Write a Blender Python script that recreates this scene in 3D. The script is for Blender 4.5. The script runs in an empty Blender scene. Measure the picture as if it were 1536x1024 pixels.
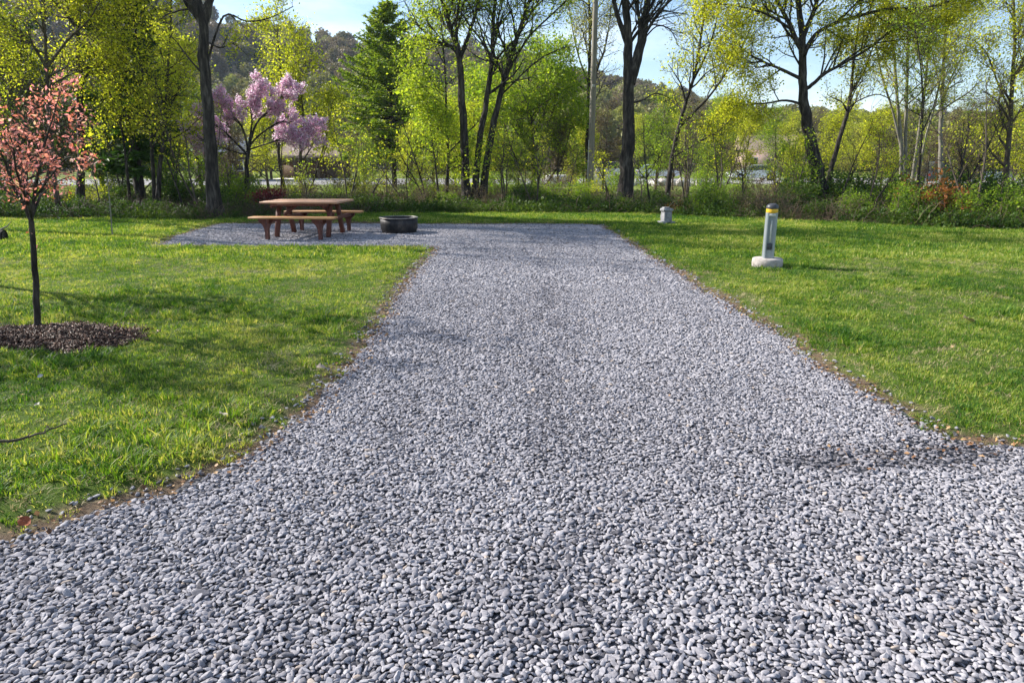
import bpy, math, random
import numpy as np
from mathutils import Vector, Matrix

# ------------------------------------------------------------------ camera, sky, sun, exposure
scene = bpy.context.scene
EYE = 1.6
PITCH = math.atan(269.0 / 1024.0)
cam_d = bpy.data.cameras.new("camera")
cam = bpy.data.objects.new("camera", cam_d)
scene.collection.objects.link(cam)
scene.camera = cam
cam.location = (0, 0, EYE)
cam.rotation_euler = (math.pi / 2 - PITCH, 0, 0)
cam_d.lens = 24.0
cam_d.sensor_width = 36.0
cam_d.clip_start = 0.05
cam_d.clip_end = 3000

SUN_EL = math.radians(33)
SUN_DIR = np.array([-0.93, 0.36])          # ground direction towards the sun
SUN_DIR = SUN_DIR / np.linalg.norm(SUN_DIR)
sun_az = math.atan2(SUN_DIR[0], SUN_DIR[1])  # clockwise from +Y
world = bpy.data.worlds.new("World")
scene.world = world
world.use_nodes = True
wn = world.node_tree
wn.nodes.clear()
w_out = wn.nodes.new('ShaderNodeOutputWorld')
w_bg = wn.nodes.new('ShaderNodeBackground')
w_sky = wn.nodes.new('ShaderNodeTexSky')
w_sky.sky_type = 'NISHITA'
w_sky.sun_disc = False
w_sky.sun_elevation = SUN_EL
w_sky.sun_rotation = sun_az
w_sky.air_density = 1.0
w_sky.dust_density = 0.3
w_sky.ozone_density = 2.6
w_tc = wn.nodes.new('ShaderNodeTexCoord')
w_map = wn.nodes.new('ShaderNodeMapping')
w_map.inputs['Scale'].default_value = (1.6, 1.6, 6.0)
w_no = wn.nodes.new('ShaderNodeTexNoise')
w_no.inputs['Scale'].default_value = 1.7
w_no.inputs['Detail'].default_value = 7
w_no.inputs['Roughness'].default_value = 0.58
w_cr = wn.nodes.new('ShaderNodeValToRGB')
w_cr.color_ramp.elements[0].position = 0.46
w_cr.color_ramp.elements[0].color = (0, 0, 0, 1)
w_cr.color_ramp.elements[1].position = 0.78
w_cr.color_ramp.elements[1].color = (0.75, 0.75, 0.75, 1)
w_mix = wn.nodes.new('ShaderNodeMixRGB')
w_mix.inputs[2].default_value = (8.6, 9.0, 9.6, 1)
wn.links.new(w_tc.outputs['Generated'], w_map.inputs[0])
wn.links.new(w_map.outputs[0], w_no.inputs['Vector'])
wn.links.new(w_no.outputs['Fac'], w_cr.inputs[0])
wn.links.new(w_cr.outputs[0], w_mix.inputs[0])
wn.links.new(w_sky.outputs[0], w_mix.inputs[1])
wn.links.new(w_mix.outputs[0], w_bg.inputs[0])
wn.links.new(w_bg.outputs[0], w_out.inputs[0])
w_bg.inputs[1].default_value = 0.095

sun_d = bpy.data.lights.new("sun", 'SUN')
sun_d.energy = 5.0
sun_d.angle = math.radians(0.55)
sun_d.color = (1.0, 0.95, 0.87)
sun = bpy.data.objects.new("sun", sun_d)
scene.collection.objects.link(sun)
_to = Vector((SUN_DIR[0] * math.cos(SUN_EL), SUN_DIR[1] * math.cos(SUN_EL), math.sin(SUN_EL)))
sun.rotation_euler = _to.to_track_quat('Z', 'Y').to_euler()
sun.location = (-30, 20, 40)

scene.view_settings.view_transform = 'Standard'
scene.view_settings.look = 'None'
scene.view_settings.gamma = 1
scene.view_settings.exposure = 1.1
scene.render.engine = 'CYCLES'
try:
    scene.cycles.max_bounces = 6
    scene.cycles.diffuse_bounces = 3
    scene.cycles.transmission_bounces = 4
    scene.cycles.transparent_max_bounces = 6
except Exception:
    pass

# ------------------------------------------------------------------ site survey helpers
CF = np.array([0, math.cos(PITCH), -math.sin(PITCH)])
CU = np.array([0, math.sin(PITCH), math.cos(PITCH)])
def ray(px, py):
    return CF * 1024.0 + np.array([1.0, 0, 0]) * (px - 768.0) - CU * (py - 512.0)
def W(px, py, D):
    d = ray(px, py)
    return np.array([0, 0, EYE]) + d * (D / d[1])
def G(px, py, z=0.0):
    d = ray(px, py)
    return np.array([0, 0, EYE]) + d * ((z - EYE) / d[2])

# ------------------------------------------------------------------ object helpers
COL = scene.collection
def tag(o, label=None, cat=None, group=None, kind=None):
    if label: o['label'] = label
    if cat: o['category'] = cat
    if group: o['group'] = group
    if kind: o['kind'] = kind
    return o
def empty(name, loc, rz=0.0, **kw):
    o = bpy.data.objects.new(name, None)
    o.empty_display_size = 0.2
    COL.objects.link(o)
    o.location = loc
    o.rotation_euler = (0, 0, rz)
    return tag(o, **kw)

class MB:
    def __init__(s):
        s.v = []; s.f = []; s.n = 0; s.t = []; s.m = []
    def add(s, v, f, tint=0.5, mat=0):
        v = np.asarray(v, dtype=np.float64)
        f = np.asarray(f, dtype=np.int64)
        s.v.append(v)
        s.f.append(f + s.n)
        s.n += len(v)
        t = np.full(len(v), tint) if np.isscalar(tint) else np.asarray(tint)
        s.t.append(t)
        s.m.append(np.full(len(f), mat, dtype=np.int32))
        return s
    def build(s, name, mats, parent=None, smooth=False, offset=None):
        me = bpy.data.meshes.new(name)
        V = np.concatenate(s.v)
        if offset is not None: V = V - np.asarray(offset)
        loops = np.concatenate([f.ravel() for f in s.f])
        tot = np.concatenate([np.full(len(f), f.shape[1]) for f in s.f])
        st = np.concatenate([[0], np.cumsum(tot)[:-1]])
        me.vertices.add(len(V)); me.vertices.foreach_set('co', V.ravel().astype(np.float32))
        me.loops.add(len(loops)); me.loops.foreach_set('vertex_index', loops.astype(np.int32))
        me.polygons.add(len(tot))
        me.polygons.foreach_set('loop_start', st.astype(np.int32))
        me.polygons.foreach_set('loop_total', tot.astype(np.int32))
        a = me.attributes.new('tint', 'FLOAT', 'POINT')
        a.data.foreach_set('value', np.concatenate(s.t).astype(np.float32))
        me.polygons.foreach_set('material_index', np.concatenate(s.m))
        me.update(calc_edges=True)
        if smooth:
            me.polygons.foreach_set('use_smooth', np.ones(len(tot), dtype=bool))
        if not isinstance(mats, (list, tuple)): mats = [mats]
        for m in mats: me.materials.append(m)
        o = bpy.data.objects.new(name, me)
        COL.objects.link(o)
        if parent is not None: o.parent = parent
        return o

def box_vf(cx, cy, cz, sx, sy, sz, bev=0.0):
    """box with chamfered edges (if bev > 0)"""
    hx, hy, hz = sx / 2, sy / 2, sz / 2
    if bev <= 0:
        v = np.array([[x, y, z] for x in (-hx, hx) for y in (-hy, hy) for z in (-hz, hz)]) + [cx, cy, cz]
        return v, np.array([[0, 1, 3, 2], [4, 6, 7, 5], [0, 4, 5, 1], [2, 3, 7, 6], [0, 2, 6, 4], [1, 5, 7, 3]])
    b = min(bev, hx * .9, hy * .9, hz * .9)
    v = []
    prof = [(-hz, b), (-hz + b, 0), (hz - b, 0), (hz, b)]
    for z, i in prof:
        x, y = hx - i, hy - i
        v += [(x - b, -y, z), (x, -y + b, z), (x, y - b, z), (x - b, y, z), (-x + b, y, z), (-x, y - b, z), (-x, -y + b, z), (-x + b, -y, z)]
    f = []
    for r in range(3):
        for k in range(8):
            a = r * 8 + k; c = r * 8 + (k + 1) % 8
            f.append([a, c, c + 8, a + 8])
    f += [[0, 7, 2, 1], [2, 7, 6, 3], [3, 6, 5, 4]]
    f += [[24, 25, 26, 31], [26, 27, 30, 31], [27, 28, 29, 30]]
    return np.array(v) + [cx, cy, cz], np.array(f)

def xf(v, rot=(0, 0, 0), loc=(0, 0, 0)):
    from mathutils import Euler
    m = np.array(Euler(rot).to_matrix())
    return v @ m.T + np.array(loc)

def bar_vf(p0, p1, w, t, bev=0.006):
    """rectangular beam from p0 to p1; w across x, t the other way"""
    p0 = np.array(p0, float); p1 = np.array(p1, float)
    L = np.linalg.norm(p1 - p0)
    v, f = box_vf(0, 0, 0, w, t, L, bev)
    d = Vector(p1 - p0).normalized()
    q = np.array(Vector((0, 0, 1)).rotation_difference(d).to_matrix())
    return v @ q.T + (p0 + p1) / 2, f

def tube_vf(P, R, sides=7, cap=False):
    P = np.asarray(P, float); R = np.asarray(R, float); n = len(P)
    T = np.gradient(P, axis=0)
    T /= np.linalg.norm(T, axis=1)[:, None] + 1e-9
    ref = np.array([1.0, 0.13, 0.07]) if abs(T[0][0]) < 0.8 else np.array([0.1, 1.0, 0.05])
    u = ref - T * (T @ ref)[:, None]
    u /= np.linalg.norm(u, axis=1)[:, None] + 1e-9
    w = np.cross(T, u)
    a = np.linspace(0, 2 * math.pi, sides, endpoint=False)
    V = P[:, None, :] + R[:, None, None] * (np.cos(a)[None, :, None] * u[:, None, :] + np.sin(a)[None, :, None] * w[:, None, :])
    V = V.reshape(-1, 3)
    i = np.arange(n - 1)[:, None] * sides; k = np.arange(sides)[None, :]; k2 = (k + 1) % sides
    F = np.stack([i + k, i + k2, i + sides + k2, i + sides + k], -1).reshape(-1, 4)
    return V, F

def lathe_vf(prof, sides=32, cx=0, cy=0):
    V = []
    for r, z in prof:
        for k in range(sides):
            a = 2 * math.pi * k / sides
            V.append((cx + r * math.cos(a), cy + r * math.sin(a), z))
    F = []
    for i in range(len(prof) - 1):
        for k in range(sides):
            k2 = (k + 1) % sides
            F.append([i * sides + k, i * sides + k2, (i + 1) * sides + k2, (i + 1) * sides + k])
    return np.array(V), np.array(F)

# ------------------------------------------------------------------ materials
def new_mat(name):
    m = bpy.data.materials.new(name); m.use_nodes = True
    nt = m.node_tree; nt.nodes.clear()
    out = nt.nodes.new('ShaderNodeOutputMaterial')
    return m, nt, out
def nd(nt, t, **kw):
    n = nt.nodes.new(t)
    for k, v in kw.items():
        if k.startswith('i_'): n.inputs[k[2:].replace('_', ' ')].default_value = v
        else: setattr(n, k, v)
    return n
def ramp(nt, stops, src=None):
    r = nt.nodes.new('ShaderNodeValToRGB')
    e = r.color_ramp.elements
    while len(e) < len(stops): e.new(0.5)
    for i, (p, c) in enumerate(stops):
        e[i].position = p; e[i].color = (c[0], c[1], c[2], 1)
    if src is not None: nt.links.new(src, r.inputs[0])
    return r
def pos_noise(nt, scale, detail=5, rough=0.6, coord='Object', stretch=None):
    tc = nt.nodes.new('ShaderNodeTexCoord')
    n = nd(nt, 'ShaderNodeTexNoise'); n.inputs['Scale'].default_value = scale
    n.inputs['Detail'].default_value = detail; n.inputs['Roughness'].default_value = rough
    if stretch:
        mp = nt.nodes.new('ShaderNodeMapping'); mp.inputs['Scale'].default_value = stretch
        nt.links.new(tc.outputs[coord], mp.inputs[0]); nt.links.new(mp.outputs[0], n.inputs['Vector'])
    else:
        nt.links.new(tc.outputs[coord], n.inputs['Vector'])
    return n
def noise_mat(name, stops, scale=8, detail=6, rough=0.8, bump=0.3, bscale=None, stretch=None, metallic=0.0, bdist=0.02, spec=0.3):
    m, nt, out = new_mat(name)
    n = pos_noise(nt, scale, detail, stretch=stretch)
    r = ramp(nt, stops, n.outputs['Fac'])
    b = nd(nt, 'ShaderNodeBsdfPrincipled'); b.inputs['Roughness'].default_value = rough
    b.inputs['Metallic'].default_value = metallic
    b.inputs['Specular IOR Level'].default_value = spec
    nt.links.new(r.outputs[0], b.inputs['Base Color'])
    if bump:
        n2 = pos_noise(nt, bscale or scale * 3, 6, stretch=stretch)
        bp = nd(nt, 'ShaderNodeBump'); bp.inputs['Strength'].default_value = bump; bp.inputs['Distance'].default_value = bdist
        nt.links.new(n2.outputs['Fac'], bp.inputs['Height']); nt.links.new(bp.outputs[0], b.inputs['Normal'])
    nt.links.new(b.outputs[0], out.inputs[0])
    return m
def leaf_mat(name, stops, transl=0.5, tgain=1.5, rough=0.55, inst=False, tshift=(1.0, 1.0, 0.5)):
    """small leaves: colour by each leaf's own tint, light passes through"""
    m, nt, out = new_mat(name)
    at = nd(nt, 'ShaderNodeAttribute'); at.attribute_name = 'tint'
    if inst:
        a2 = nd(nt, 'ShaderNodeAttribute'); a2.attribute_name = 'itint'; a2.attribute_type = 'INSTANCER'
        ad = nd(nt, 'ShaderNodeMath', operation='MULTIPLY_ADD')
        nt.links.new(at.outputs['Fac'], ad.inputs[0]); ad.inputs[1].default_value = 0.3
        nt.links.new(a2.outputs['Fac'], ad.inputs[2])
        src = ad.outputs[0]
    else: src = at.outputs['Fac']
    r = ramp(nt, stops, src)
    b = nd(nt, 'ShaderNodeBsdfPrincipled'); b.inputs['Roughness'].default_value = rough
    b.inputs['Specular IOR Level'].default_value = 0.25
    t = nd(nt, 'ShaderNodeBsdfTranslucent')
    mul = nd(nt, 'ShaderNodeMixRGB', blend_type='MULTIPLY'); mul.inputs[0].default_value = 1.0
    mul.inputs[2].default_value = (tgain * tshift[0], tgain * tshift[1], tgain * tshift[2], 1)
    mul.use_clamp = True
    nt.links.new(r.outputs[0], mul.inputs[1]); nt.links.new(mul.outputs[0], t.inputs[0])
    nt.links.new(r.outputs[0], b.inputs['Base Color'])
    mx = nd(nt, 'ShaderNodeMixShader'); mx.inputs[0].default_value = transl
    nt.links.new(b.outputs[0], mx.inputs[1]); nt.links.new(t.outputs[0], mx.inputs[2])
    nt.links.new(mx.outputs[0], out.inputs[0])
    return m
def plain(name, c, rough=0.6, metallic=0.0, bump=0.15, var=0.25, scale=30):
    a = tuple(x * (1 - var) for x in c); b = tuple(min(1, x * (1 + var)) for x in c)
    return noise_mat(name, [(0.3, a), (0.7, b)], scale=scale, rough=rough, metallic=metallic, bump=bump, bdist=0.004)

M = {}
M['leaf_yellow'] = leaf_mat('spring_leaf_yellow', [(0.0, (0.20, 0.24, 0.015)), (0.5, (0.32, 0.35, 0.025)), (1.0, (0.53, 0.50, 0.055))], 0.58, 1.9)
M['leaf_green'] = leaf_mat('spring_leaf_green', [(0.0, (0.09, 0.17, 0.014)), (0.5, (0.19, 0.28, 0.022)), (1.0, (0.36, 0.41, 0.04))], 0.52, 1.8)
M['leaf_deep'] = leaf_mat('deep_leaf_green', [(0.0, (0.02, 0.055, 0.008)), (0.6, (0.06, 0.12, 0.014)), (1.0, (0.16, 0.24, 0.025))], 0.4, 1.3)
M['leaf_pale'] = leaf_mat('pale_bud_green', [(0.0, (0.22, 0.23, 0.06)), (0.5, (0.34, 0.34, 0.08)), (1.0, (0.50, 0.46, 0.14))], 0.5, 1.3)
M['leaf_brown'] = leaf_mat('brown_bud', [(0.0, (0.10, 0.07, 0.045)), (0.5, (0.17, 0.125, 0.075)), (1.0, (0.24, 0.22, 0.08))], 0.3, 1.1)
M['needle'] = leaf_mat('conifer_needle', [(0.0, (0.07, 0.13, 0.015)), (0.5, (0.18, 0.26, 0.022)), (1.0, (0.32, 0.38, 0.035))], 0.42, 1.5)
M['needle_dark'] = leaf_mat('dark_conifer_needle', [(0.0, (0.025, 0.07, 0.015)), (1.0, (0.08, 0.17, 0.02))], 0.3, 1.1)
M['blossom'] = leaf_mat('lilac_pink_blossom', [(0.0, (0.62, 0.26, 0.42)), (0.5, (0.86, 0.44, 0.62)), (1.0, (0.95, 0.70, 0.80))], 0.5, 1.6, tshift=(1, 1, 1))
M['salmon'] = leaf_mat('salmon_pink_leaf', [(0.0, (0.50, 0.15, 0.09)), (0.35, (0.68, 0.27, 0.19)), (0.7, (0.76, 0.32, 0.36)), (1.0, (0.70, 0.48, 0.30))], 0.5, 1.2, tshift=(1, 0.9, 0.8))
M['leaf_red'] = leaf_mat('dark_red_leaf', [(0.0, (0.12, 0.02, 0.025)), (1.0, (0.30, 0.05, 0.05))], 0.4, 1.2, tshift=(1, 0.8, 0.8))
M['leaf_rust'] = leaf_mat('rusty_orange_leaf', [(0.0, (0.14, 0.09, 0.02)), (0.6, (0.30, 0.10, 0.03)), (1.0, (0.42, 0.17, 0.04))], 0.4, 1.2)
M['bark'] = noise_mat('dark_bark', [(0.36, (0.012, 0.010, 0.009)), (0.52, (0.042, 0.034, 0.028)), (0.68, (0.11, 0.095, 0.08))], scale=12, bump=1.0, bscale=16, stretch=(1, 1, 0.2), rough=0.9, bdist=0.06)
M['bark_mid'] = noise_mat('brown_bark', [(0.3, (0.04, 0.03, 0.022)), (0.6, (0.10, 0.08, 0.06)), (0.8, (0.17, 0.15, 0.12))], scale=10, bump=0.8, bscale=20, stretch=(1, 1, 0.3), rough=0.9, bdist=0.03)
M['bark_pale'] = noise_mat('pale_grey_bark', [(0.3, (0.12, 0.11, 0.09)), (0.6, (0.25, 0.23, 0.19)), (0.8, (0.36, 0.34, 0.29))], scale=7, bump=0.5, bscale=20, stretch=(1, 1, 0.5), rough=0.85, bdist=0.02)
M['twig'] = noise_mat('brown_twig', [(0.3, (0.10, 0.07, 0.05)), (0.7, (0.22, 0.17, 0.12))], scale=5, bump=0, rough=0.9)

# ------------------------------------------------------------------ outlines of the gravel, as surveyed on the ground
PX_GRAVEL = [(-700, 1180), (-300, 905), (-120, 850), (0, 811), (60, 792), (110, 778), (165, 764), (215, 748), (262, 738), (300, 718), (345, 698), (390, 672), (418, 648),
             (452, 622), (480, 592), (512, 566), (535, 540), (556, 510), (574, 484), (592, 458), (606, 430), (626, 408), (640, 388), (656, 371),
             (600, 370), (500, 370.5), (400, 370), (300, 369), (236, 369), (262, 355), (296, 344), (330, 336), (420, 332.5), (560, 333.5), (640, 336), (760, 335.5), (860, 336), (902, 338),
             (925, 352), (950, 368), (985, 390), (1015, 408), (1050, 432), (1092, 455), (1135, 482), (1180, 508), (1214, 535), (1262, 566), (1300, 590),
             (1345, 617), (1385, 642), (1440, 661), (1500, 668), (1600, 676), (1800, 684), (2300, 700)]
_g = [G(x, y)[:2] for x, y in PX_GRAVEL]
_g = [np.array([-4.0, 0.2])] + _g[1:] + [np.array([9.0, 3.2]), np.array([9.0, 0.2])]
GRAVEL = np.array(_g)
_rng0 = np.random.default_rng(5)
# small irregularities along the boundary
def refine(poly, step=0.12, amp=0.03):
    out = []
    for i in range(len(poly)):
        a, b = poly[i], poly[(i + 1) % len(poly)]
        n = max(1, int(np.linalg.norm(b - a) / step))
        for k in range(n):
            p = a + (b - a) * k / n
            out.append(p + _rng0.normal(0, amp, 2))
    return np.array(out)
GRAVEL = refine(GRAVEL, 0.16, 0.022)

def inside(pts, poly):
    x, y = pts[:, 0], pts[:, 1]; r = np.zeros(len(pts), bool)
    n = len(poly)
    for i in range(n):
        x1, y1 = poly[i]; x2, y2 = poly[(i + 1) % n]
        c = ((y1 > y) != (y2 > y))
        if not c.any(): continue
        xi = (x2 - x1) * (y - y1) / (y2 - y1 + 1e-12) + x1
        r ^= c & (x < xi)
    return r
def sdist(pts, poly):
    """distance to the polygon's edge, positive outside"""
    d = np.full(len(pts), 1e9); n = len(poly)
    for i in range(n):
        a = poly[i]; b = poly[(i + 1) % n]; ab = b - a
        t = np.clip(((pts - a) @ ab) / (ab @ ab + 1e-12), 0, 1)
        q = a + t[:, None] * ab
        d = np.minimum(d, np.hypot(*(pts - q).T))
    return np.where(inside(pts, poly), -d, d)

# value noise in numpy
_perm = np.random.default_rng(11).random((256, 256))
def vnoise(x, y):
    xi = np.floor(x).astype(int); yi = np.floor(y).astype(int)
    fx = x - xi; fy = y - yi
    fx = fx * fx * (3 - 2 * fx); fy = fy * fy * (3 - 2 * fy)
    g = lambda a, b: _perm[a % 256, b % 256]
    return (g(xi, yi) * (1 - fx) + g(xi + 1, yi) * fx) * (1 - fy) + (g(xi, yi + 1) * (1 - fx) + g(xi + 1, yi + 1) * fx) * fy
def fbm(x, y, o=4):
    s = 0; a = 0.5; t = 0
    for k in range(o):
        s = s + a * vnoise(x * 2 ** k + 17 * k, y * 2 ** k + 5 * k); t += a; a *= 0.5
    return s / t

# far edge of the mown lawn (where the undergrowth starts)
def lawn_far(x):
    xs = np.array([-40, -16, -11, -8.5, -7, -3, 0, 4, 8, 12, 30])
    ys = np.array([21, 20.5, 19.8, 19.6, 21.6, 22.4, 22.6, 22.0, 19.5, 16.8, 15])
    return np.interp(x, xs, ys) + 0.5 * (fbm(x * 0.7, x * 0 + 3.3) - 0.5) * 2
def lawn_z(x, y, d=None):
    if d is None: d = sdist(np.stack([x, y], 1), GRAVEL)
    k = np.clip(d / 0.35, 0, 1); k = k * k * (3 - 2 * k)
    z = -0.012 + 0.045 * k + 0.05 * (fbm(x * 0.5, y * 0.5) - 0.5) * k + 0.025 * (fbm(x * 3, y * 3) - 0.5) * k
    return np.where(d < -0.03, -0.04, z)

# ------------------------------------------------------------------ ground, lawn, gravel bed
def build_ground():
    m, nt, out = new_mat('field_and_forest_floor')
    n = pos_noise(nt, 0.06, 8); n2 = pos_noise(nt, 3.0, 8, 0.7)
    r1 = ramp(nt, [(0.35, (0.10, 0.14, 0.025)), (0.5, (0.14, 0.18, 0.03)), (0.7, (0.19, 0.20, 0.06))], n.outputs['Fac'])
    r2 = ramp(nt, [(0.3, (0.025, 0.019, 0.012)), (0.55, (0.07, 0.05, 0.03)), (0.75, (0.13, 0.10, 0.06))], n2.outputs['Fac'])
    at = nd(nt, 'ShaderNodeAttribute'); at.attribute_name = 'tint'
    mx = nd(nt, 'ShaderNodeMixRGB'); nt.links.new(at.outputs['Fac'], mx.inputs[0])
    nt.links.new(r1.outputs[0], mx.inputs[1]); nt.links.new(r2.outputs[0], mx.inputs[2])
    b = nd(nt, 'ShaderNodeBsdfPrincipled'); b.inputs['Roughness'].default_value = 0.95
    b.inputs['Specular IOR Level'].default_value = 0.1
    nt.links.new(mx.outputs[0], b.inputs['Base Color'])
    bp = nd(nt, 'ShaderNodeBump'); bp.inputs['Strength'].default_value = 0.8; bp.inputs['Distance'].default_value = 0.05
    nt.links.new(n2.outputs['Fac'], bp.inputs['Height']); nt.links.new(bp.outputs[0], b.inputs['Normal'])
    nt.links.new(b.outputs[0], out.inputs[0])
    xs = np.concatenate([[-1500, -700, -350], np.linspace(-160, 160, 129), [350, 700, 1500]])
    ys = np.concatenate([[-300, -60, -10], np.linspace(0, 130, 66), [160, 220, 300, 500, 900, 1500]])
    X, Y = np.meshgrid(xs, ys); nx = len(xs)
    Z = -0.09 + 0 * X
    wood = ((Y > lawn_far(X.ravel()).reshape(X.shape) - 1) & (Y < 38)).astype(float)
    i = np.arange(len(ys) - 1)[:, None] * nx + np.arange(nx - 1)[None, :]
    F = np.stack([i, i + 1, i + nx + 1, i + nx], -1).reshape(-1, 4)
    o = MB().add(np.stack([X, Y, Z], -1).reshape(-1, 3), F, wood.ravel()).build('ground', m, smooth=True)
    tag(o, kind='structure')
build_ground()

def lawn_material():
    m, nt, out = new_mat('turf_soil')
    at = nd(nt, 'ShaderNodeAttribute'); at.attribute_name = 'tint'      # 1 = bare soil beside the gravel
    n = pos_noise(nt, 1.3, 6); n2 = pos_noise(nt, 40.0, 6, 0.75)
    g = ramp(nt, [(0.3, (0.035, 0.07, 0.010)), (0.55, (0.075, 0.115, 0.018)), (0.75, (0.13, 0.15, 0.035))], n2.outputs['Fac'])
    s = ramp(nt, [(0.3, (0.06, 0.042, 0.028)), (0.55, (0.15, 0.11, 0.075)), (0.75, (0.26, 0.20, 0.14))], n2.outputs['Fac'])
    ad = nd(nt, 'ShaderNodeMath', operation='MULTIPLY_ADD')
    nt.links.new(n.outputs['Fac'], ad.inputs[0]); ad.inputs[1].default_value = 1.6
    nt.links.new(at.outputs['Fac'], ad.inputs[2])
    f = ramp(nt, [(0.98, (0, 0, 0)), (1.0, (1, 1, 1))])
    mr = nd(nt, 'ShaderNodeMapRange'); mr.inputs[1].default_value = 1.15; mr.inputs[2].default_value = 1.5
    nt.links.new(ad.outputs[0], mr.inputs[0])
    mx = nd(nt, 'ShaderNodeMixRGB'); nt.links.new(mr.outputs[0], mx.inputs[0])
    nt.links.new(g.outputs[0], mx.inputs[1]); nt.links.new(s.outputs[0], mx.inputs[2])
    b = nd(nt, 'ShaderNodeBsdfPrincipled'); b.inputs['Roughness'].default_value = 0.95
    b.inputs['Specular IOR Level'].default_value = 0.1
    nt.links.new(mx.outputs[0], b.inputs['Base Color'])
    bp = nd(nt, 'ShaderNodeBump'); bp.inputs['Strength'].default_value = 0.9; bp.inputs['Distance'].default_value = 0.02
    nt.links.new(n2.outputs['Fac'], bp.inputs['Height']); nt.links.new(bp.outputs[0], b.inputs['Normal'])
    nt.links.new(b.outputs[0], out.inputs[0])
    return m
def build_lawn():
    xs = np.arange(-24, 24.01, 0.12); ys = np.arange(0.4, 24.01, 0.12)
    X, Y = np.meshgrid(xs, ys); P = np.stack([X.ravel(), Y.ravel()], 1)
    d = sdist(P, GRAVEL)
    Z = lawn_z(P[:, 0], P[:, 1], d)
    far = lawn_far(P[:, 0])
    Z = np.where(P[:, 1] > far, Z - 0.02 * np.clip(P[:, 1] - far, 0, 2), Z)
    t = np.clip(1 - d / 0.32, 0, 1)
    t = np.maximum(t, np.clip((P[:, 1] - far) / 0.5 + 0.2, 0, 1))
    nx = len(xs)
    i = np.arange(len(ys) - 1)[:, None] * nx + np.arange(nx - 1)[None, :]
    F = np.stack([i, i + 1, i + nx + 1, i + nx], -1).reshape(-1, 4)
    o = MB().add(np.stack([P[:, 0], P[:, 1], Z], 1), F, t).build('lawn', lawn_material(), smooth=True)
    tag(o, kind='structure')
build_lawn()

def build_gravel_bed():
    m, nt, out = new_mat('gravel_bed')
    tc = nt.nodes.new('ShaderNodeTexCoord')
    v = nd(nt, 'ShaderNodeTexVoronoi'); v.inputs['Scale'].default_value = 42
    nt.links.new(tc.outputs['Object'], v.inputs['Vector'])
    r = ramp(nt, [(0.0, (0.11, 0.11, 0.13)), (0.5, (0.06, 0.06, 0.07)), (0.9, (0.02, 0.02, 0.028))], v.outputs['Distance'])
    b = nd(nt, 'ShaderNodeBsdfPrincipled'); b.inputs['Roughness'].default_value = 0.9
    nt.links.new(r.outputs[0], b.inputs['Base Color'])
    bp = nd(nt, 'ShaderNodeBump', invert=True); bp.inputs['Strength'].default_value = 1; bp.inputs['Distance'].default_value = 0.02
    nt.links.new(v.outputs['Distance'], bp.inputs['Height']); nt.links.new(bp.outputs[0], b.inputs['Normal'])
    nt.links.new(b.outputs[0], out.inputs[0])
    xs = np.arange(-8.5, 9.2, 0.1); ys = np.arange(0.2, 18.5, 0.1)
    X, Y = np.meshgrid(xs, ys); P = np.stack([X.ravel(), Y.ravel()], 1)
    C = P + 0.05
    ins = sdist(C, GRAVEL) < 0.02
    nx = len(xs); keep = ins.reshape(len(ys), nx)[:-1, :-1]
    i = np.arange(len(ys) - 1)[:, None] * nx + np.arange(nx - 1)[None, :]
    F = np.stack([i, i + 1, i + nx + 1, i + nx], -1)[keep]
    Z = gravel_z(P[:, 0], P[:, 1])
    used = np.unique(F); mp = np.zeros(len(P), int); mp[used] = np.arange(len(used))
    V = np.stack([P[:, 0], P[:, 1], Z], 1)[used]
    o = MB().add(V, mp[F]).build('gravel_pad', m, smooth=True)
    tag(o, kind='structure')
def gravel_z(x, y):
    return -0.012 + 0.035 * (fbm(x * 0.8 + 9, y * 0.35) - 0.5)
build_gravel_bed()

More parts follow.
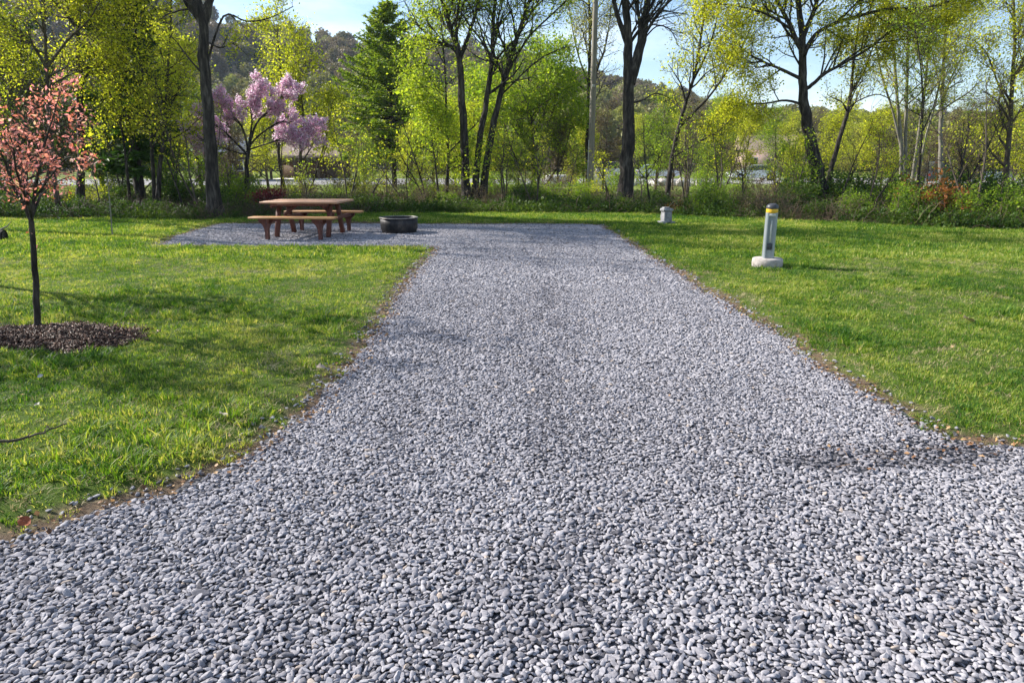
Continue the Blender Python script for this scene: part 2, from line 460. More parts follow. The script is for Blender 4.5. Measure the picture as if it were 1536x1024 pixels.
# ------------------------------------------------------------------ instanced stuff (gravel, grass, litter)
def gn_scatter(name, P, rot, scl, idx, tint, protos, coll_name):
    """one object: instances of small source meshes on surveyed points"""
    col = bpy.data.collections.new(coll_name)
    for p in protos:
        for c in list(p.users_collection): c.objects.unlink(p)
        col.objects.link(p)
    order = sorted(range(len(protos)), key=lambda i: protos[i].name)      # a collection hands out its shapes by name
    remap = np.zeros(len(protos), int); remap[order] = np.arange(len(protos)); idx = remap[np.asarray(idx)]
    me = bpy.data.meshes.new(name)
    n = len(P)
    me.vertices.add(n); me.vertices.foreach_set('co', np.asarray(P, np.float32).ravel())
    a = me.attributes.new('rot', 'FLOAT_VECTOR', 'POINT'); a.data.foreach_set('vector', np.asarray(rot, np.float32).ravel())
    a = me.attributes.new('scl', 'FLOAT_VECTOR', 'POINT'); a.data.foreach_set('vector', np.asarray(scl, np.float32).ravel())
    a = me.attributes.new('pick', 'INT', 'POINT'); a.data.foreach_set('value', np.asarray(idx, np.int32))
    a = me.attributes.new('itint', 'FLOAT', 'POINT'); a.data.foreach_set('value', np.asarray(tint, np.float32))
    me.update()
    o = bpy.data.objects.new(name, me); COL.objects.link(o)
    ng = bpy.data.node_groups.new(name + '_scatter', 'GeometryNodeTree')
    ng.interface.new_socket('Geometry', in_out='INPUT', socket_type='NodeSocketGeometry')
    ng.interface.new_socket('Geometry', in_out='OUTPUT', socket_type='NodeSocketGeometry')
    gi = ng.nodes.new('NodeGroupInput'); go = ng.nodes.new('NodeGroupOutput')
    ci = ng.nodes.new('GeometryNodeCollectionInfo'); ci.inputs['Collection'].default_value = col
    ci.inputs['Separate Children'].default_value = True; ci.inputs['Reset Children'].default_value = True
    ip = ng.nodes.new('GeometryNodeInstanceOnPoints'); ip.inputs['Pick Instance'].default_value = True
    def att(nm, typ):
        a = ng.nodes.new('GeometryNodeInputNamedAttribute'); a.data_type = typ; a.inputs['Name'].default_value = nm
        return [s for s in a.outputs if s.enabled and s.name == 'Attribute'][0]
    mp = ng.nodes.new('GeometryNodeMeshToPoints')
    L = ng.links.new
    L(gi.outputs[0], mp.inputs['Mesh']); L(mp.outputs[0], ip.inputs['Points'])
    L(ci.outputs[0], ip.inputs['Instance'])
    L(att('pick', 'INT'), ip.inputs['Instance Index'])
    L(att('rot', 'FLOAT_VECTOR'), ip.inputs['Rotation'])
    L(att('scl', 'FLOAT_VECTOR'), ip.inputs['Scale'])
    L(ip.outputs[0], go.inputs[0])
    md = o.modifiers.new('scatter', 'NODES'); md.node_group = ng
    return o

def pebble_mat():
    m, nt, out = new_mat('blue_grey_pebble')
    a2 = nd(nt, 'ShaderNodeAttribute'); a2.attribute_name = 'itint'; a2.attribute_type = 'INSTANCER'
    r = ramp(nt, [(0.0, (0.025, 0.022, 0.022)), (0.12, (0.08, 0.077, 0.088)), (0.35, (0.215, 0.205, 0.222)), (0.6, (0.305, 0.292, 0.312)), (0.85, (0.365, 0.35, 0.366)), (0.95, (0.42, 0.40, 0.40)), (1.0, (0.34, 0.27, 0.22))], a2.outputs['Fac'])
    tc = nt.nodes.new('ShaderNodeTexCoord')
    n = nd(nt, 'ShaderNodeTexNoise'); n.inputs['Scale'].default_value = 2.6; n.inputs['Detail'].default_value = 4
    nt.links.new(tc.outputs['Object'], n.inputs['Vector'])
    v = ramp(nt, [(0.3, (0.72, 0.72, 0.72)), (0.7, (1.2, 1.2, 1.2))], n.outputs['Fac'])
    mul = nd(nt, 'ShaderNodeMixRGB', blend_type='MULTIPLY'); mul.inputs[0].default_value = 1
    nt.links.new(r.outputs[0], mul.inputs[1]); nt.links.new(v.outputs[0], mul.inputs[2])
    b = nd(nt, 'ShaderNodeBsdfPrincipled'); b.inputs['Roughness'].default_value = 0.85
    b.inputs['Specular IOR Level'].default_value = 0.15
    nt.links.new(mul.outputs[0], b.inputs['Base Color'])
    nt.links.new(b.outputs[0], out.inputs[0])
    return m
def pebble_protos(n, mat):
    import bmesh
    out = []
    for k in range(n):
        rng = np.random.default_rng(100 + k)
        bm = bmesh.new(); bmesh.ops.create_icosphere(bm, subdivisions=2, radius=1.0)
        V = np.array([v.co[:] for v in bm.verts])
        planes = rng.normal(size=(16, 3)); planes /= np.linalg.norm(planes, axis=1)[:, None]
        h = rng.uniform(0.52 if k % 2 else 0.58, 0.80 if k % 2 else 0.86, 16)
        for p, hh in zip(planes, h):
            dd = V @ p - hh
            V -= np.clip(dd, 0, None)[:, None] * p * 0.97
        V *= np.array([1.28, rng.uniform(0.72, 1.0), rng.uniform(0.42, 0.60)])
        for v, c in zip(bm.verts, V): v.co = c
        me = bpy.data.meshes.new('pebble'); bm.to_mesh(me); bm.free()
        me.polygons.foreach_set('use_smooth', np.full(len(me.polygons), k % 2 == 0))
        me.materials.append(mat)
        out.append(bpy.data.objects.new('pebble', me))
    return out
DAMP_C = (G(1235, 693)[:2], G(1320, 688)[:2], G(1475, 680)[:2])
def damp(P):
    d = np.full(len(P), 9.0)
    for a, b, w in ((DAMP_C[0], DAMP_C[1], 0.05), (DAMP_C[1], DAMP_C[2], 0.09)):
        ab = b - a; t = np.clip(((P - a) @ ab) / (ab @ ab), 0, 1)
        d = np.minimum(d, np.hypot(*(P - (a + t[:, None] * ab)).T) - w)
    d = d + 0.42 * (fbm(P[:, 0] * 6, P[:, 1] * 6) - 0.5)
    return np.clip(1 - d / 0.18, 0, 1)
def build_pebbles():
    rng = np.random.default_rng(3)
    pts = []
    for (y0, y1, s) in ((1.2, 5.0, 0.0205), (5.0, 9.0, 0.0238), (9.0, 18.5, 0.031)):
        xs = np.arange(-8.6, 8.0, s); ys = np.arange(y0, y1, s * 0.866)
        X, Y = np.meshgrid(xs, ys); X = X + (np.arange(len(ys)) % 2)[:, None] * s / 2
        P = np.stack([X.ravel(), Y.ravel()], 1)
        P = P[np.abs(P[:, 0]) < P[:, 1] * 0.86 + 1.4]
        P += rng.normal(0, s * 0.22, P.shape)
        pts.append(P)
    P = np.concatenate(pts)
    d = sdist(P, GRAVEL)
    edge = d + 0.10 * (fbm(P[:, 0] * 5, P[:, 1] * 5) - 0.5)
    keep = (edge < 0.0) | ((d < 0.22) & (rng.random(len(P)) < 0.20 * np.clip(1 - d / 0.22, 0, 1)))
    dm = damp(P)
    keep &= ~((dm > 0.5) & (rng.random(len(P)) < 0.4))
    P = P[keep]; d = d[keep]; dm = dm[keep]; n = len(P)
    base = np.where(P[:, 1] < 5, 0.0126, np.where(P[:, 1] < 9, 0.0147, 0.0194))
    s = base * np.exp(rng.normal(0, 0.20, n))
    big = rng.random(n) < 0.02; s = np.where(big, s * 1.35, s)
    z = np.maximum(gravel_z(P[:, 0], P[:, 1]), np.where(d > -0.02, lawn_z(P[:, 0], P[:, 1], d), -1)) + s * 0.10 + rng.uniform(0, 0.009, n)
    rot = np.stack([rng.normal(0, 0.26, n), rng.normal(0, 0.26, n), rng.uniform(0, 6.28, n)], 1)
    tint = np.clip(rng.beta(5, 3.6, n) * 0.86 + 0.06, 0, 0.93)
    tint = np.clip(tint + 0.22 * (fbm(P[:, 0] * 0.9, P[:, 1] * 0.5) - 0.5), 0.05, 0.93)
    track = np.exp(-((P[:, 0] - 0.28 - 0.05 * (P[:, 1] - 5)) / 0.20) ** 2) + 0.5 * np.exp(-((P[:, 0] + 0.75) / 0.25) ** 2)
    tint = np.clip(tint - 0.15 * track * (fbm(P[:, 0] * 4, P[:, 1] * 2.2) > 0.47), 0.05, 0.93)
    tint = np.where(rng.random(n) < 0.07, 0.14, tint)
    tint = np.where(rng.random(n) < 0.012, 0.99, tint)
    tint = np.where(dm > 0.15, tint * (1 - 0.52 * dm), tint)
    scl = s[:, None] * rng.uniform(0.78, 1.25, (n, 3))
    protos = pebble_protos(10, pebble_mat())
    print('pebbles', n)
    o = gn_scatter('gravel', np.stack([P[:, 0], P[:, 1], z], 1), rot, scl, rng.integers(0, 10, n), tint, protos, 'pebble_shapes')
    tag(o, 'loose blue-grey crushed gravel covering the pad and drive', 'gravel', kind='stuff')
build_pebbles()

# grass ------------------------------------------------------------
M['grass'] = leaf_mat('grass_blade', [(0.0, (0.03, 0.095, 0.012)), (0.3, (0.085, 0.19, 0.018)), (0.55, (0.18, 0.275, 0.030)), (0.8, (0.30, 0.37, 0.06)), (1.0, (0.50, 0.47, 0.18))], 0.44, 1.35, inst=True, tshift=(1.05, 1, 0.4))
M['straw'] = leaf_mat('dry_grass_blade', [(0.0, (0.28, 0.22, 0.10)), (1.0, (0.55, 0.47, 0.27))], 0.3, 1.0, inst=True, tshift=(1, 1, 1))
def tuft(seed, nb, h, w, spread, lean, mat, segs=3):
    rng = np.random.default_rng(seed); mb = MB()
    a = rng.uniform(0, 6.28, nb); r = spread * np.sqrt(rng.random(nb))
    base = np.stack([r * np.cos(a), r * np.sin(a), np.full(nb, -0.008)], 1)
    da = a + rng.normal(0, 0.9, nb); ln = rng.uniform(0.1, 1, nb) * lean
    hh = h * rng.uniform(0.5, 1.15, nb)
    t = np.linspace(0, 1, segs + 1)
    D = np.stack([np.cos(da), np.sin(da), 0 * da], 1)
    sa = da + math.pi / 2 + rng.normal(0, 0.6, nb)
    S = np.stack([np.cos(sa), np.sin(sa), 0 * sa], 1)
    for b in range(nb):
        c = base[b] + D[b] * (ln[b] * hh[b] * t ** 1.8)[:, None] + np.array([0, 0, 1]) * (hh[b] * (t - 0.35 * ln[b] * t ** 2.2))[:, None]
        wd = w * rng.uniform(0.7, 1.3) * (1 - t ** 1.6) * 0.5 + 0.0004
        V = np.concatenate([c - S[b] * wd[:, None], c + S[b] * wd[:, None]])
        k = np.arange(segs); n1 = segs + 1
        F = np.stack([k, k + 1, k + 1 + n1, k + n1], 1)
        mb.add(V, F, np.clip(rng.normal(0.0, 0.9), -1.6, 2.0))
    o = mb.build('grass_tuft', mat)
    return o
def build_grass():
    rng = np.random.default_rng(8)
    protos = []
    for k in range(4): protos.append(tuft(200 + k, 32, 0.042, 0.0042, 0.055, 1.0, M['grass']))
    for k in range(3): protos.append(tuft(300 + k, 34, 0.066, 0.0050, 0.050, 1.2, M['grass']))
    protos.append(tuft(400, 12, 0.05, 0.0035, 0.06, 1.6, M['straw']))
    protos.append(tuft(401, 12, 0.045, 0.0035, 0.07, 1.7, M['straw']))
    for k in range(3): protos.append(tuft(500 + k, 40, 0.060, 0.010, 0.14, 0.9, M['grass'], 2))   # broad far tufts
    P = []
    def zone(y0, y1, s, wide=1.0):
        xs = np.arange(-20, 20, s); ys = np.arange(y0, y1, s)
        X, Y = np.meshgrid(xs, ys); Q = np.stack([X.ravel(), Y.ravel()], 1)
        Q = Q[np.abs(Q[:, 0]) < Q[:, 1] * 0.82 + 1.5]
        Q = Q + rng.uniform(-0.55, 0.55, Q.shape) * s
        return Q
    A = zone(1.6, 6.5, 0.056); B = zone(6.5, 11.5, 0.070); C = zone(11.5, 23, 0.11)
    kind = np.concatenate([np.zeros(len(A)), np.zeros(len(B)), np.ones(len(C))])
    P = np.concatenate([A, B, C]); n = len(P)
    d = sdist(P, GRAVEL)
    far = lawn_far(P[:, 0])
    nz = fbm(P[:, 0] * 2.2, P[:, 1] * 2.2)
    nf = fbm(P[:, 0] * 7 + 4, P[:, 1] * 7)
    thr = -0.05 + 0.40 * np.clip(nz - 0.34, 0, 1) + 0.22 * (nf - 0.5)
    keep = (d > thr) & (P[:, 1] < far + 0.6)
    # mulch bed around the young tree
    keep &= ~in_mulch(P)
    # a few small bare spots
    keep &= ~((nf < 0.24) & (rng.random(n) < 0.8))
    P = P[keep]; kind = kind[keep]; d = d[keep]; nz = nz[keep]; n = len(P)
    pick = rng.integers(0, 4, n)
    clump = fbm(P[:, 0] * 1.7 + 31, P[:, 1] * 1.7 + 7)
    pick = np.where((clump > 0.56) & (rng.random(n) < 0.6), rng.integers(4, 7, n), pick)
    pick = np.where(rng.random(n) < 0.08 + 0.35 * (fbm(P[:, 0] * 1.1, P[:, 1] * 1.1 + 50) > 0.62), rng.integers(7, 9, n), pick)
    pick = np.where((d < 0.35) & (rng.random(n) < 0.35), rng.integers(7, 9, n), pick)
    pick = np.where((kind == 1) & (rng.random(n) < 0.93), rng.integers(9, 12, n), pick)
    s = rng.uniform(0.55, 1.15, n) * (0.70 + 0.90 * clump)
    s = np.where(d < 0.3, s * (0.55 + 1.3 * np.clip(d, 0, .35)), s)
    tint = 0.45 + 1.0 * (fbm(P[:, 0] * 0.8 + 3, P[:, 1] * 0.8) - 0.5) + 0.95 * (fbm(P[:, 0] * 4 + 3, P[:, 1] * 4) - 0.5) + rng.normal(0, 0.12, n)
    tint = tint + np.clip(0.25 - d, 0, 0.25) * 0.8
    z = lawn_z(P[:, 0], P[:, 1], d)
    rot = np.stack([rng.normal(0, 0.12, n), rng.normal(0, 0.12, n), rng.uniform(0, 6.28, n)], 1)
    scl = np.stack([s, s, s * rng.uniform(0.7, 1.1, n)], 1)
    print('tufts', n)
    o = gn_scatter('grass', np.stack([P[:, 0], P[:, 1], z], 1), rot, scl, pick, np.clip(tint, 0.02, 0.9), protos, 'grass_shapes')
    tag(o, 'short green spring grass growing on the lawn either side of the gravel', 'grass', kind='stuff')
MUL_C = np.array([G(72, 514)[0] - 0.15, G(72, 514)[1] + 0.06])
def in_mulch(P, grow=0.0):
    q = (P - MUL_C) / np.array([0.95 + grow, 0.50 + grow])
    return (q ** 2).sum(1) + 1.5 * (fbm(P[:, 0] * 3 + 40, P[:, 1] * 3) - 0.5) < 1.0
build_grass()

# mulch ------------------------------------------------------------
def build_mulch():
    rng = np.random.default_rng(21)
    mm = noise_mat('wet_bark_mulch', [(0.3, (0.016, 0.010, 0.008)), (0.6, (0.05, 0.03, 0.024)), (0.8, (0.09, 0.06, 0.045))], scale=30, bump=1, bscale=60, rough=0.85, bdist=0.03)
    xs = np.linspace(-1.2, 1.2, 70); ys = np.linspace(-0.75, 0.75, 46)
    X, Y = np.meshgrid(xs, ys)
    q = (X / 0.98) ** 2 + (Y / 0.54) ** 2
    inm = in_mulch(np.stack([X.ravel() + MUL_C[0], Y.ravel() + MUL_C[1]], 1)).reshape(X.shape)
    Z = np.where(inm, 0, -0.09) + 0.05 * np.clip(1 - q, -0.4, 1) + 0.03 * (fbm((X + 9) * 9, (Y + 9) * 9) - 0.5) + 0.015
    i = np.arange(45)[:, None] * 70 + np.arange(69)[None, :]
    F = np.stack([i, i + 1, i + 71, i + 70], -1).reshape(-1, 4)
    r = empty('mulch_bed', (MUL_C[0], MUL_C[1], 0.0), label='low mound of dark brown bark mulch around the pink sapling', cat='mulch')
    r['kind'] = 'stuff'
    MB().add(np.stack([X, Y, Z], -1).reshape(-1, 3), F).build('mulch', mm, r, smooth=False)
    mb = MB()
    for k in range(6000):
        a = rng.uniform(0, 6.28); rr = math.sqrt(rng.random()) * 1.22
        x, y = rr * 0.98 * math.cos(a), rr * 0.55 * math.sin(a)
        if not in_mulch(np.array([[MUL_C[0] + x, MUL_C[1] + y]]), 0.08)[0]: continue
        z = 0.05 * max(0, 1 - (x / 0.98) ** 2 - (y / 0.54) ** 2) + 0.035
        v, f = box_vf(0, 0, 0, rng.uniform(0.015, 0.065), rng.uniform(0.004, 0.015), rng.uniform(0.003, 0.008))
        v = xf(v, (rng.normal(0, 0.5), rng.normal(0, 0.5), rng.uniform(0, 6.28)), (x, y, z))
        mb.add(v, f, rng.random())
    cm = leaf_mat('bark_chip', [(0.0, (0.018, 0.008, 0.005)), (0.6, (0.065, 0.030, 0.017)), (1.0, (0.18, 0.09, 0.055))], 0.02, 1)
    o = mb.build('bark_chips', cm, r); o['kind'] = 'stuff'
build_mulch()

# litter of dead leaves and twigs along the gravel edge --------------
def build_litter():
    rng = np.random.default_rng(31)
    n = 9000
    # points along the boundary of the gravel
    seg = np.roll(GRAVEL, -1, 0) - GRAVEL; L = np.hypot(*seg.T); c = np.cumsum(L) / L.sum()
    i = np.searchsorted(c, rng.random(n)); P = GRAVEL[i] + seg[i] * rng.random((n, 1)) + rng.normal(0, 0.09, (n, 2))
    P = P + (rng.random((n, 1)) < 0.08) * rng.normal(0, 0.8, (n, 2))
    # and in the damp patch
    a = rng.random(60)[:, None]
    Q = DAMP_C[0] * (1 - a) + DAMP_C[2] * a + rng.normal(0, 0.12, (60, 2))
    P = np.concatenate([P, Q])
    # and a few over the lawn
    R = np.stack([rng.uniform(-11, 11, 900), rng.uniform(2, 18, 900)], 1)
    P = np.concatenate([P, R])
    P = P[(P[:, 1] > 1.5) & (np.abs(P[:, 0]) < P[:, 1] * 0.85 + 1)]
    d = sdist(P, GRAVEL)
    keep = (d > -0.12) | (rng.random(len(P)) < 0.10) | (damp(P) > 0.2)
    P = P[keep]; d = d[keep]; n = len(P)
    lm = leaf_mat('dead_leaf', [(0.0, (0.10, 0.05, 0.03)), (0.4, (0.22, 0.11, 0.05)), (0.7, (0.40, 0.24, 0.12)), (0.92, (0.52, 0.36, 0.20)), (1.0, (0.62, 0.26, 0.03))], 0.2, 1.0, inst=True, tshift=(1, 1, 1))
    protos = []
    for k in range(4):
        r2 = np.random.default_rng(900 + k); mb = MB()
        m = 9; t = np.linspace(0, 1, m); w = 0.36 * np.sin(math.pi * t ** 0.8) * (1 + 0.25 * np.sin(t * 14 + k))
        zc = 0.18 * np.sin(t * 3 + k) * 0.6
        cx = t - 0.5
        V = np.concatenate([np.stack([cx, -w, zc + 0.10 * r2.random(m)], 1), np.stack([cx, 0 * w, zc], 1), np.stack([cx, w, zc + 0.16 * r2.random(m)], 1)])
        kk = np.arange(m - 1)
        F = np.concatenate([np.stack([kk, kk + 1, kk + 1 + m, kk + m], 1), np.stack([kk + m, kk + 1 + m, kk + 1 + 2 * m, kk + 2 * m], 1)])
        mb.add(V, F, 0.0); protos.append(mb.build('dead_leaf', lm))
    for k in range(3):
        r2 = np.random.default_rng(950 + k); t = np.linspace(0, 1, 6)
        Pp = np.stack([t * 2.4 - 1.2, 0.2 * np.sin(t * 4 + k), 0.05 + 0.05 * np.sin(t * 5)], 1)
        v, f = tube_vf(Pp, np.linspace(0.05, 0.02, 6), 4)
        mb = MB(); mb.add(v, f, 0.0); protos.append(mb.build('dead_twig', lm))
    pick = np.where(rng.random(n) < 0.62, rng.integers(0, 4, n), rng.integers(4, 7, n))
    s = rng.uniform(0.013, 0.033, n)
    z = np.maximum(lawn_z(P[:, 0], P[:, 1], d), gravel_z(P[:, 0], P[:, 1]) + 0.012) + np.where(d > 0.25, 0.03, 0.012)
    z = np.where(d < 0, gravel_z(P[:, 0], P[:, 1]) + 0.026, z)
    rot = np.stack([rng.normal(0, 0.35, n), rng.normal(0, 0.35, n), rng.uniform(0, 6.28, n)], 1)
    o = gn_scatter('dead_leaves', np.stack([P[:, 0], P[:, 1], z], 1), rot, np.stack([s, s, s], 1), pick, rng.beta(1.6, 1.8, n) * 0.97 + np.where(rng.random(n) < 0.03, 0.2, 0), protos, 'litter_shapes')
    tag(o, 'brown dead leaves and twig bits along the edge of the gravel', 'leaf litter', kind='stuff')
build_litter()

# ------------------------------------------------------------------ trees
def norm(v): return v / (np.linalg.norm(v) + 1e-9)
def curve_pts(p, d, L, n, rng, wob=0.12, up=0.05):
    P = [p]; d = norm(d)
    for k in range(n):
        d = norm(d + rng.normal(0, wob, 3) + np.array([0, 0, up]))
        P.append(P[-1] + d * L / n)
    return np.array(P)
def interp(P, R, t):
    n = len(P) - 1; x = min(max(t, 0), 0.9999) * n; i = int(x); f = x - i
    return P[i] * (1 - f) + P[i + 1] * f, norm(P[i + 1] - P[i]), R[i] * (1 - f) + R[i + 1] * f
def sprout(mb, tips, P, R, rng, n, L, lvl, ang=(35, 60), up=0.06, t0=0.3, nn=(6, 5, 4), taper=0.5, sides=5, shorten=0.5, wob=0.13, minr=0.004):
    for k in range(n):
        t = t0 + (1 - t0) * (k + rng.random()) / n
        p, d, r = interp(P, R, t)
        a = math.radians(rng.uniform(*ang))
        q = rng.normal(size=3); q = norm(q - d * (q @ d))
        cd = norm(d * math.cos(a) + q * math.sin(a) + np.array([0, 0, up]))
        l = L * (1 - shorten * t) * rng.uniform(0.65, 1.2)
        m = 6 if lvl > 0 else 4
        C = curve_pts(p, cd, l, m, rng, wob, up * 0.6)
        r0 = max(minr, min(r * 0.62, l * 0.028 + 0.003)); r1 = max(minr * 0.6, r0 * 0.3)
        CR = np.linspace(r0, r1, m + 1)
        v, f = tube_vf(C, CR, max(3, sides if lvl > 0 else 3))
        mb.add(v, f)
        if lvl > 0:
            sprout(mb, tips, C, CR, rng, nn[-lvl] if lvl <= len(nn) else 5, L * taper, lvl - 1, ang, up, 0.25, nn, taper, max(3, sides - 1), 0.35, wob, minr)
            tips.append(C[-3:])
        else: tips.append(C)
def leaf_cards(mb, tips, rng, per, size, spread, aspect=0.62, droop=0.0, zmin=None, tmean=0.5, tvar=0.25, cl=0.12, keep=None):
    T = np.concatenate([np.repeat(t[None, :, :], 1, 0).reshape(-1, 3) for t in tips])
    S = np.concatenate([t[:-1] for t in tips]); E = np.concatenate([t[1:] for t in tips])
    # clump centre noise so light and dark clumps differ
    n = int(len(S) * per)
    i = rng.integers(0, len(S), n)
    C = S[i] + (E[i] - S[i]) * rng.random((n, 1)) + rng.normal(0, spread, (n, 3))
    C[:, 2] -= abs(rng.normal(0, droop, n)) if droop else 0
    if zmin is not None: C = C[C[:, 2] > zmin]; n = len(C)
    if keep is not None:
        k = keep(C); C = C[k]; n = len(C)
    tc = rng.normal(0, cl, len(S))[i[:n]]
    A = rng.normal(size=(n, 3)); A /= np.linalg.norm(A, axis=1)[:, None]
    B = rng.normal(size=(n, 3)); B -= A * (A * B).sum(1)[:, None]; B /= np.linalg.norm(B, axis=1)[:, None]
    s = size * np.exp(rng.normal(0, 0.3, n)) * 0.5
    N = np.cross(A, B)
    V = np.stack([C + A * s[:, None], C + B * (s * aspect)[:, None] + N * (s * 0.25)[:, None], C - A * s[:, None], C - B * (s * aspect)[:, None] + N * (s * 0.25)[:, None]], 1).reshape(-1, 3)
    F = np.arange(n * 4).reshape(-1, 4)
    tt = np.clip(tmean + tc + rng.normal(0, tvar, n), 0, 1)
    mb.add(V, F, np.repeat(tt, 4))
    return n

def limb(px, D, r0, r1, root=None):
    """a limb traced as (px, py[, depth offset]) at distance D, smoothed"""
    P = np.array([W(p[0], p[1], D + (p[2] if len(p) > 2 else 0)) for p in px])
    if root is not None: P[0] = root
    # Catmull-Rom style resample
    n = len(P); t = np.linspace(0, n - 1, (n - 1) * 4 + 1)
    Q = []
    for x in t:
        i = min(int(x), n - 2); f = x - i
        p0 = P[max(i - 1, 0)]; p1 = P[i]; p2 = P[i + 1]; p3 = P[min(i + 2, n - 1)]
        Q.append(0.5 * ((2 * p1) + (-p0 + p2) * f + (2 * p0 - 5 * p1 + 4 * p2 - p3) * f * f + (-p0 + 3 * p1 - 3 * p2 + p3) * f ** 3))
    Q = np.array(Q)
    R = r0 + (r1 - r0) * np.linspace(0, 1, len(Q)) ** 0.85
    return Q, R

def traced_tree(name, label, D, limbs, leafmat, bark, seed, leaf=dict(), branch=dict(), group=None, cat='tree', flare=True):
    """limbs: list of dict(px, r0, r1, n (side branches), L)"""
    rng = np.random.default_rng(seed)
    base = limbs[0]['px'][0]
    b = W(base[0], base[1], D); b[2] = -0.06
    root = empty(name, tuple(b), label=label, cat=cat, group=group)
    tr = MB(); br = MB(); tips = []
    for li, lb in enumerate(limbs):
        P, R = limb(lb['px'], D, lb['r0'], lb['r1'])
        if li == 0 or lb.get('base'):
            P[0][2] = -0.08
            if flare:
                h = P[:, 2] - P[0][2]
                R = R * (1 + 0.75 * np.exp(-h / 0.35))
        P[1:-1] += rng.normal(0, 0.12, (len(P) - 2, 3)) * R[1:-1, None] * 0.8
        v, f = tube_vf(P, R, 12 if lb['r0'] > 0.09 else 8)
        if lb['r0'] > 0.06:
            c = np.repeat(P, len(v) // len(P), axis=0)
            v = v + (v - c) * rng.normal(0, 0.05, len(v))[:, None]
        (tr if (li == 0 or lb.get('base')) else br).add(v, f)
        bp = dict(branch); bp.update(lb.get('bp', {}))
        sprout(br, tips, P, R, rng, lb.get('n', 10), lb.get('L', 2.0), lb.get('lvl', 2), t0=lb.get('t0', 0.3), **bp)
        tips.append(P[-4:])
    tr.build('trunk', bark, root, smooth=True, offset=b)
    br.build('branches', bark, root, smooth=True, offset=b)
    lf = dict(per=3.0, size=0.10, spread=0.10); lf.update(leaf)
    if name not in ('blossom_tree', 'flowering_sapling', 'bare_whip'): lf['size'] *= 0.64; lf['per'] *= 0.66 if len(branch.get('nn', ())) == 3 else 1.25
    cr = MB(); n = leaf_cards(cr, tips, rng, **lf)
    cr.build('crown', leafmat, root, offset=b)
    print(name, 'tips', len(tips), 'leaves', n)
    return root

BP = dict(ang=(30, 62), up=0.07, nn=(6, 7, 6), minr=0.0045)
# 1 the big dark trunk left of the table
traced_tree('tall_tree', 'tall tree with thick dark leaning trunk just left of the picnic table', 20.0,
    [dict(px=[(322, 326), (316, 220), (308, 110), (301, 20, 0.1), (268, -90, 0.3), (240, -260, 0.6), (225, -430, 0.8)], r0=0.20, r1=0.05, n=18, L=3.0, t0=0.45),
     dict(px=[(301, 25, 0.1), (285, 0), (250, -60, -0.5), (200, -150, -1.0), (150, -260, -1.4)], r0=0.13, r1=0.03, n=10, L=2.2),
     dict(px=[(304, 40, 0.1), (318, -10, 0.3), (350, -90, 0.6), (390, -220, 1.0), (410, -340, 1.2)], r0=0.13, r1=0.03, n=10, L=2.2),
     dict(px=[(311, 95), (335, 25, 0.3), (370, 32, 0.6), (402, 28, 0.9), (440, 10, 1)], r0=0.035, r1=0.01, n=6, L=0.9, lvl=1),
     dict(px=[(306, 60), (330, 72), (350, 66), (372, 84)], r0=0.03, r1=0.008, n=5, L=0.7, lvl=1),
     dict(px=[(312, 120), (285, 90), (262, 60), (240, 45)], r0=0.03, r1=0.008, n=5, L=0.8, lvl=1)],
    M['leaf_yellow'], M['bark'], 1, dict(per=5.2, size=0.085, spread=0.12, tmean=0.7), BP)
# 2 grey leaning trunk far left
traced_tree('tall_tree', 'slim straight tree behind the pink sapling, near the left edge', 22.5,
    [dict(px=[(120, 322), (122, 220), (118, 110), (116, 0), (112, -150), (108, -330)], r0=0.13, r1=0.03, n=22, L=2.6, t0=0.3),
     dict(px=[(72, 95, 0.5), (66, 40), (60, -60), (55, -200)], r0=0.05, r1=0.02, n=9, L=1.8),
     dict(px=[(119, 110), (142, 60), (165, 30), (200, 5)], r0=0.05, r1=0.01, n=7, L=1.2)],
    M['leaf_yellow'], M['bark'], 2, dict(per=2.6, size=0.09, spread=0.15, tmean=0.55), BP)
# 3 crooked tree left of it
traced_tree('crooked_tree', 'forked small tree with thin crossing limbs at the far left edge', 21.5,
    [dict(px=[(88, 318), (78, 230), (72, 150), (70, 96), (66, 20), (62, -80), (60, -200)], r0=0.08, r1=0.02, n=14, L=2.0, t0=0.3),
     dict(px=[(72, 105), (50, 70), (20, 40), (-20, 5), (-60, -60)], r0=0.05, r1=0.015, n=9, L=1.4),
     dict(px=[(72, 100), (100, 62), (118, 45), (140, 20), (170, -40)], r0=0.045, r1=0.012, n=9, L=1.3),
     dict(px=[(82, 260), (40, 190), (10, 130), (-30, 60)], r0=0.05, r1=0.015, n=9, L=1.5)],
    M['leaf_yellow'], M['bark_mid'], 3, dict(per=3.2, size=0.09, spread=0.14, tmean=0.5), BP)
# 4 yellow-green understory tree between
traced_tree('leafy_tree', 'yellow-green leafy tree between the two dark trunks on the left', 22.0,
    [dict(px=[(236, 318), (240, 250), (246, 190), (250, 130), (255, 60), (258, -20)], r0=0.08, r1=0.02, n=16, L=1.8, t0=0.25),
     dict(px=[(232, 318, 0.3), (228, 230), (222, 160), (210, 90), (200, 20)], r0=0.07, r1=0.015, n=14, L=1.6, t0=0.25, base=True),
     dict(px=[(196, 318, 0.6), (190, 250), (182, 190), (165, 140), (150, 80)], r0=0.05, r1=0.012, n=12, L=1.5, t0=0.25, base=True)],
    M['leaf_yellow'], M['bark'], 4, dict(per=2.8, size=0.10, spread=0.14, tmean=0.55), BP)
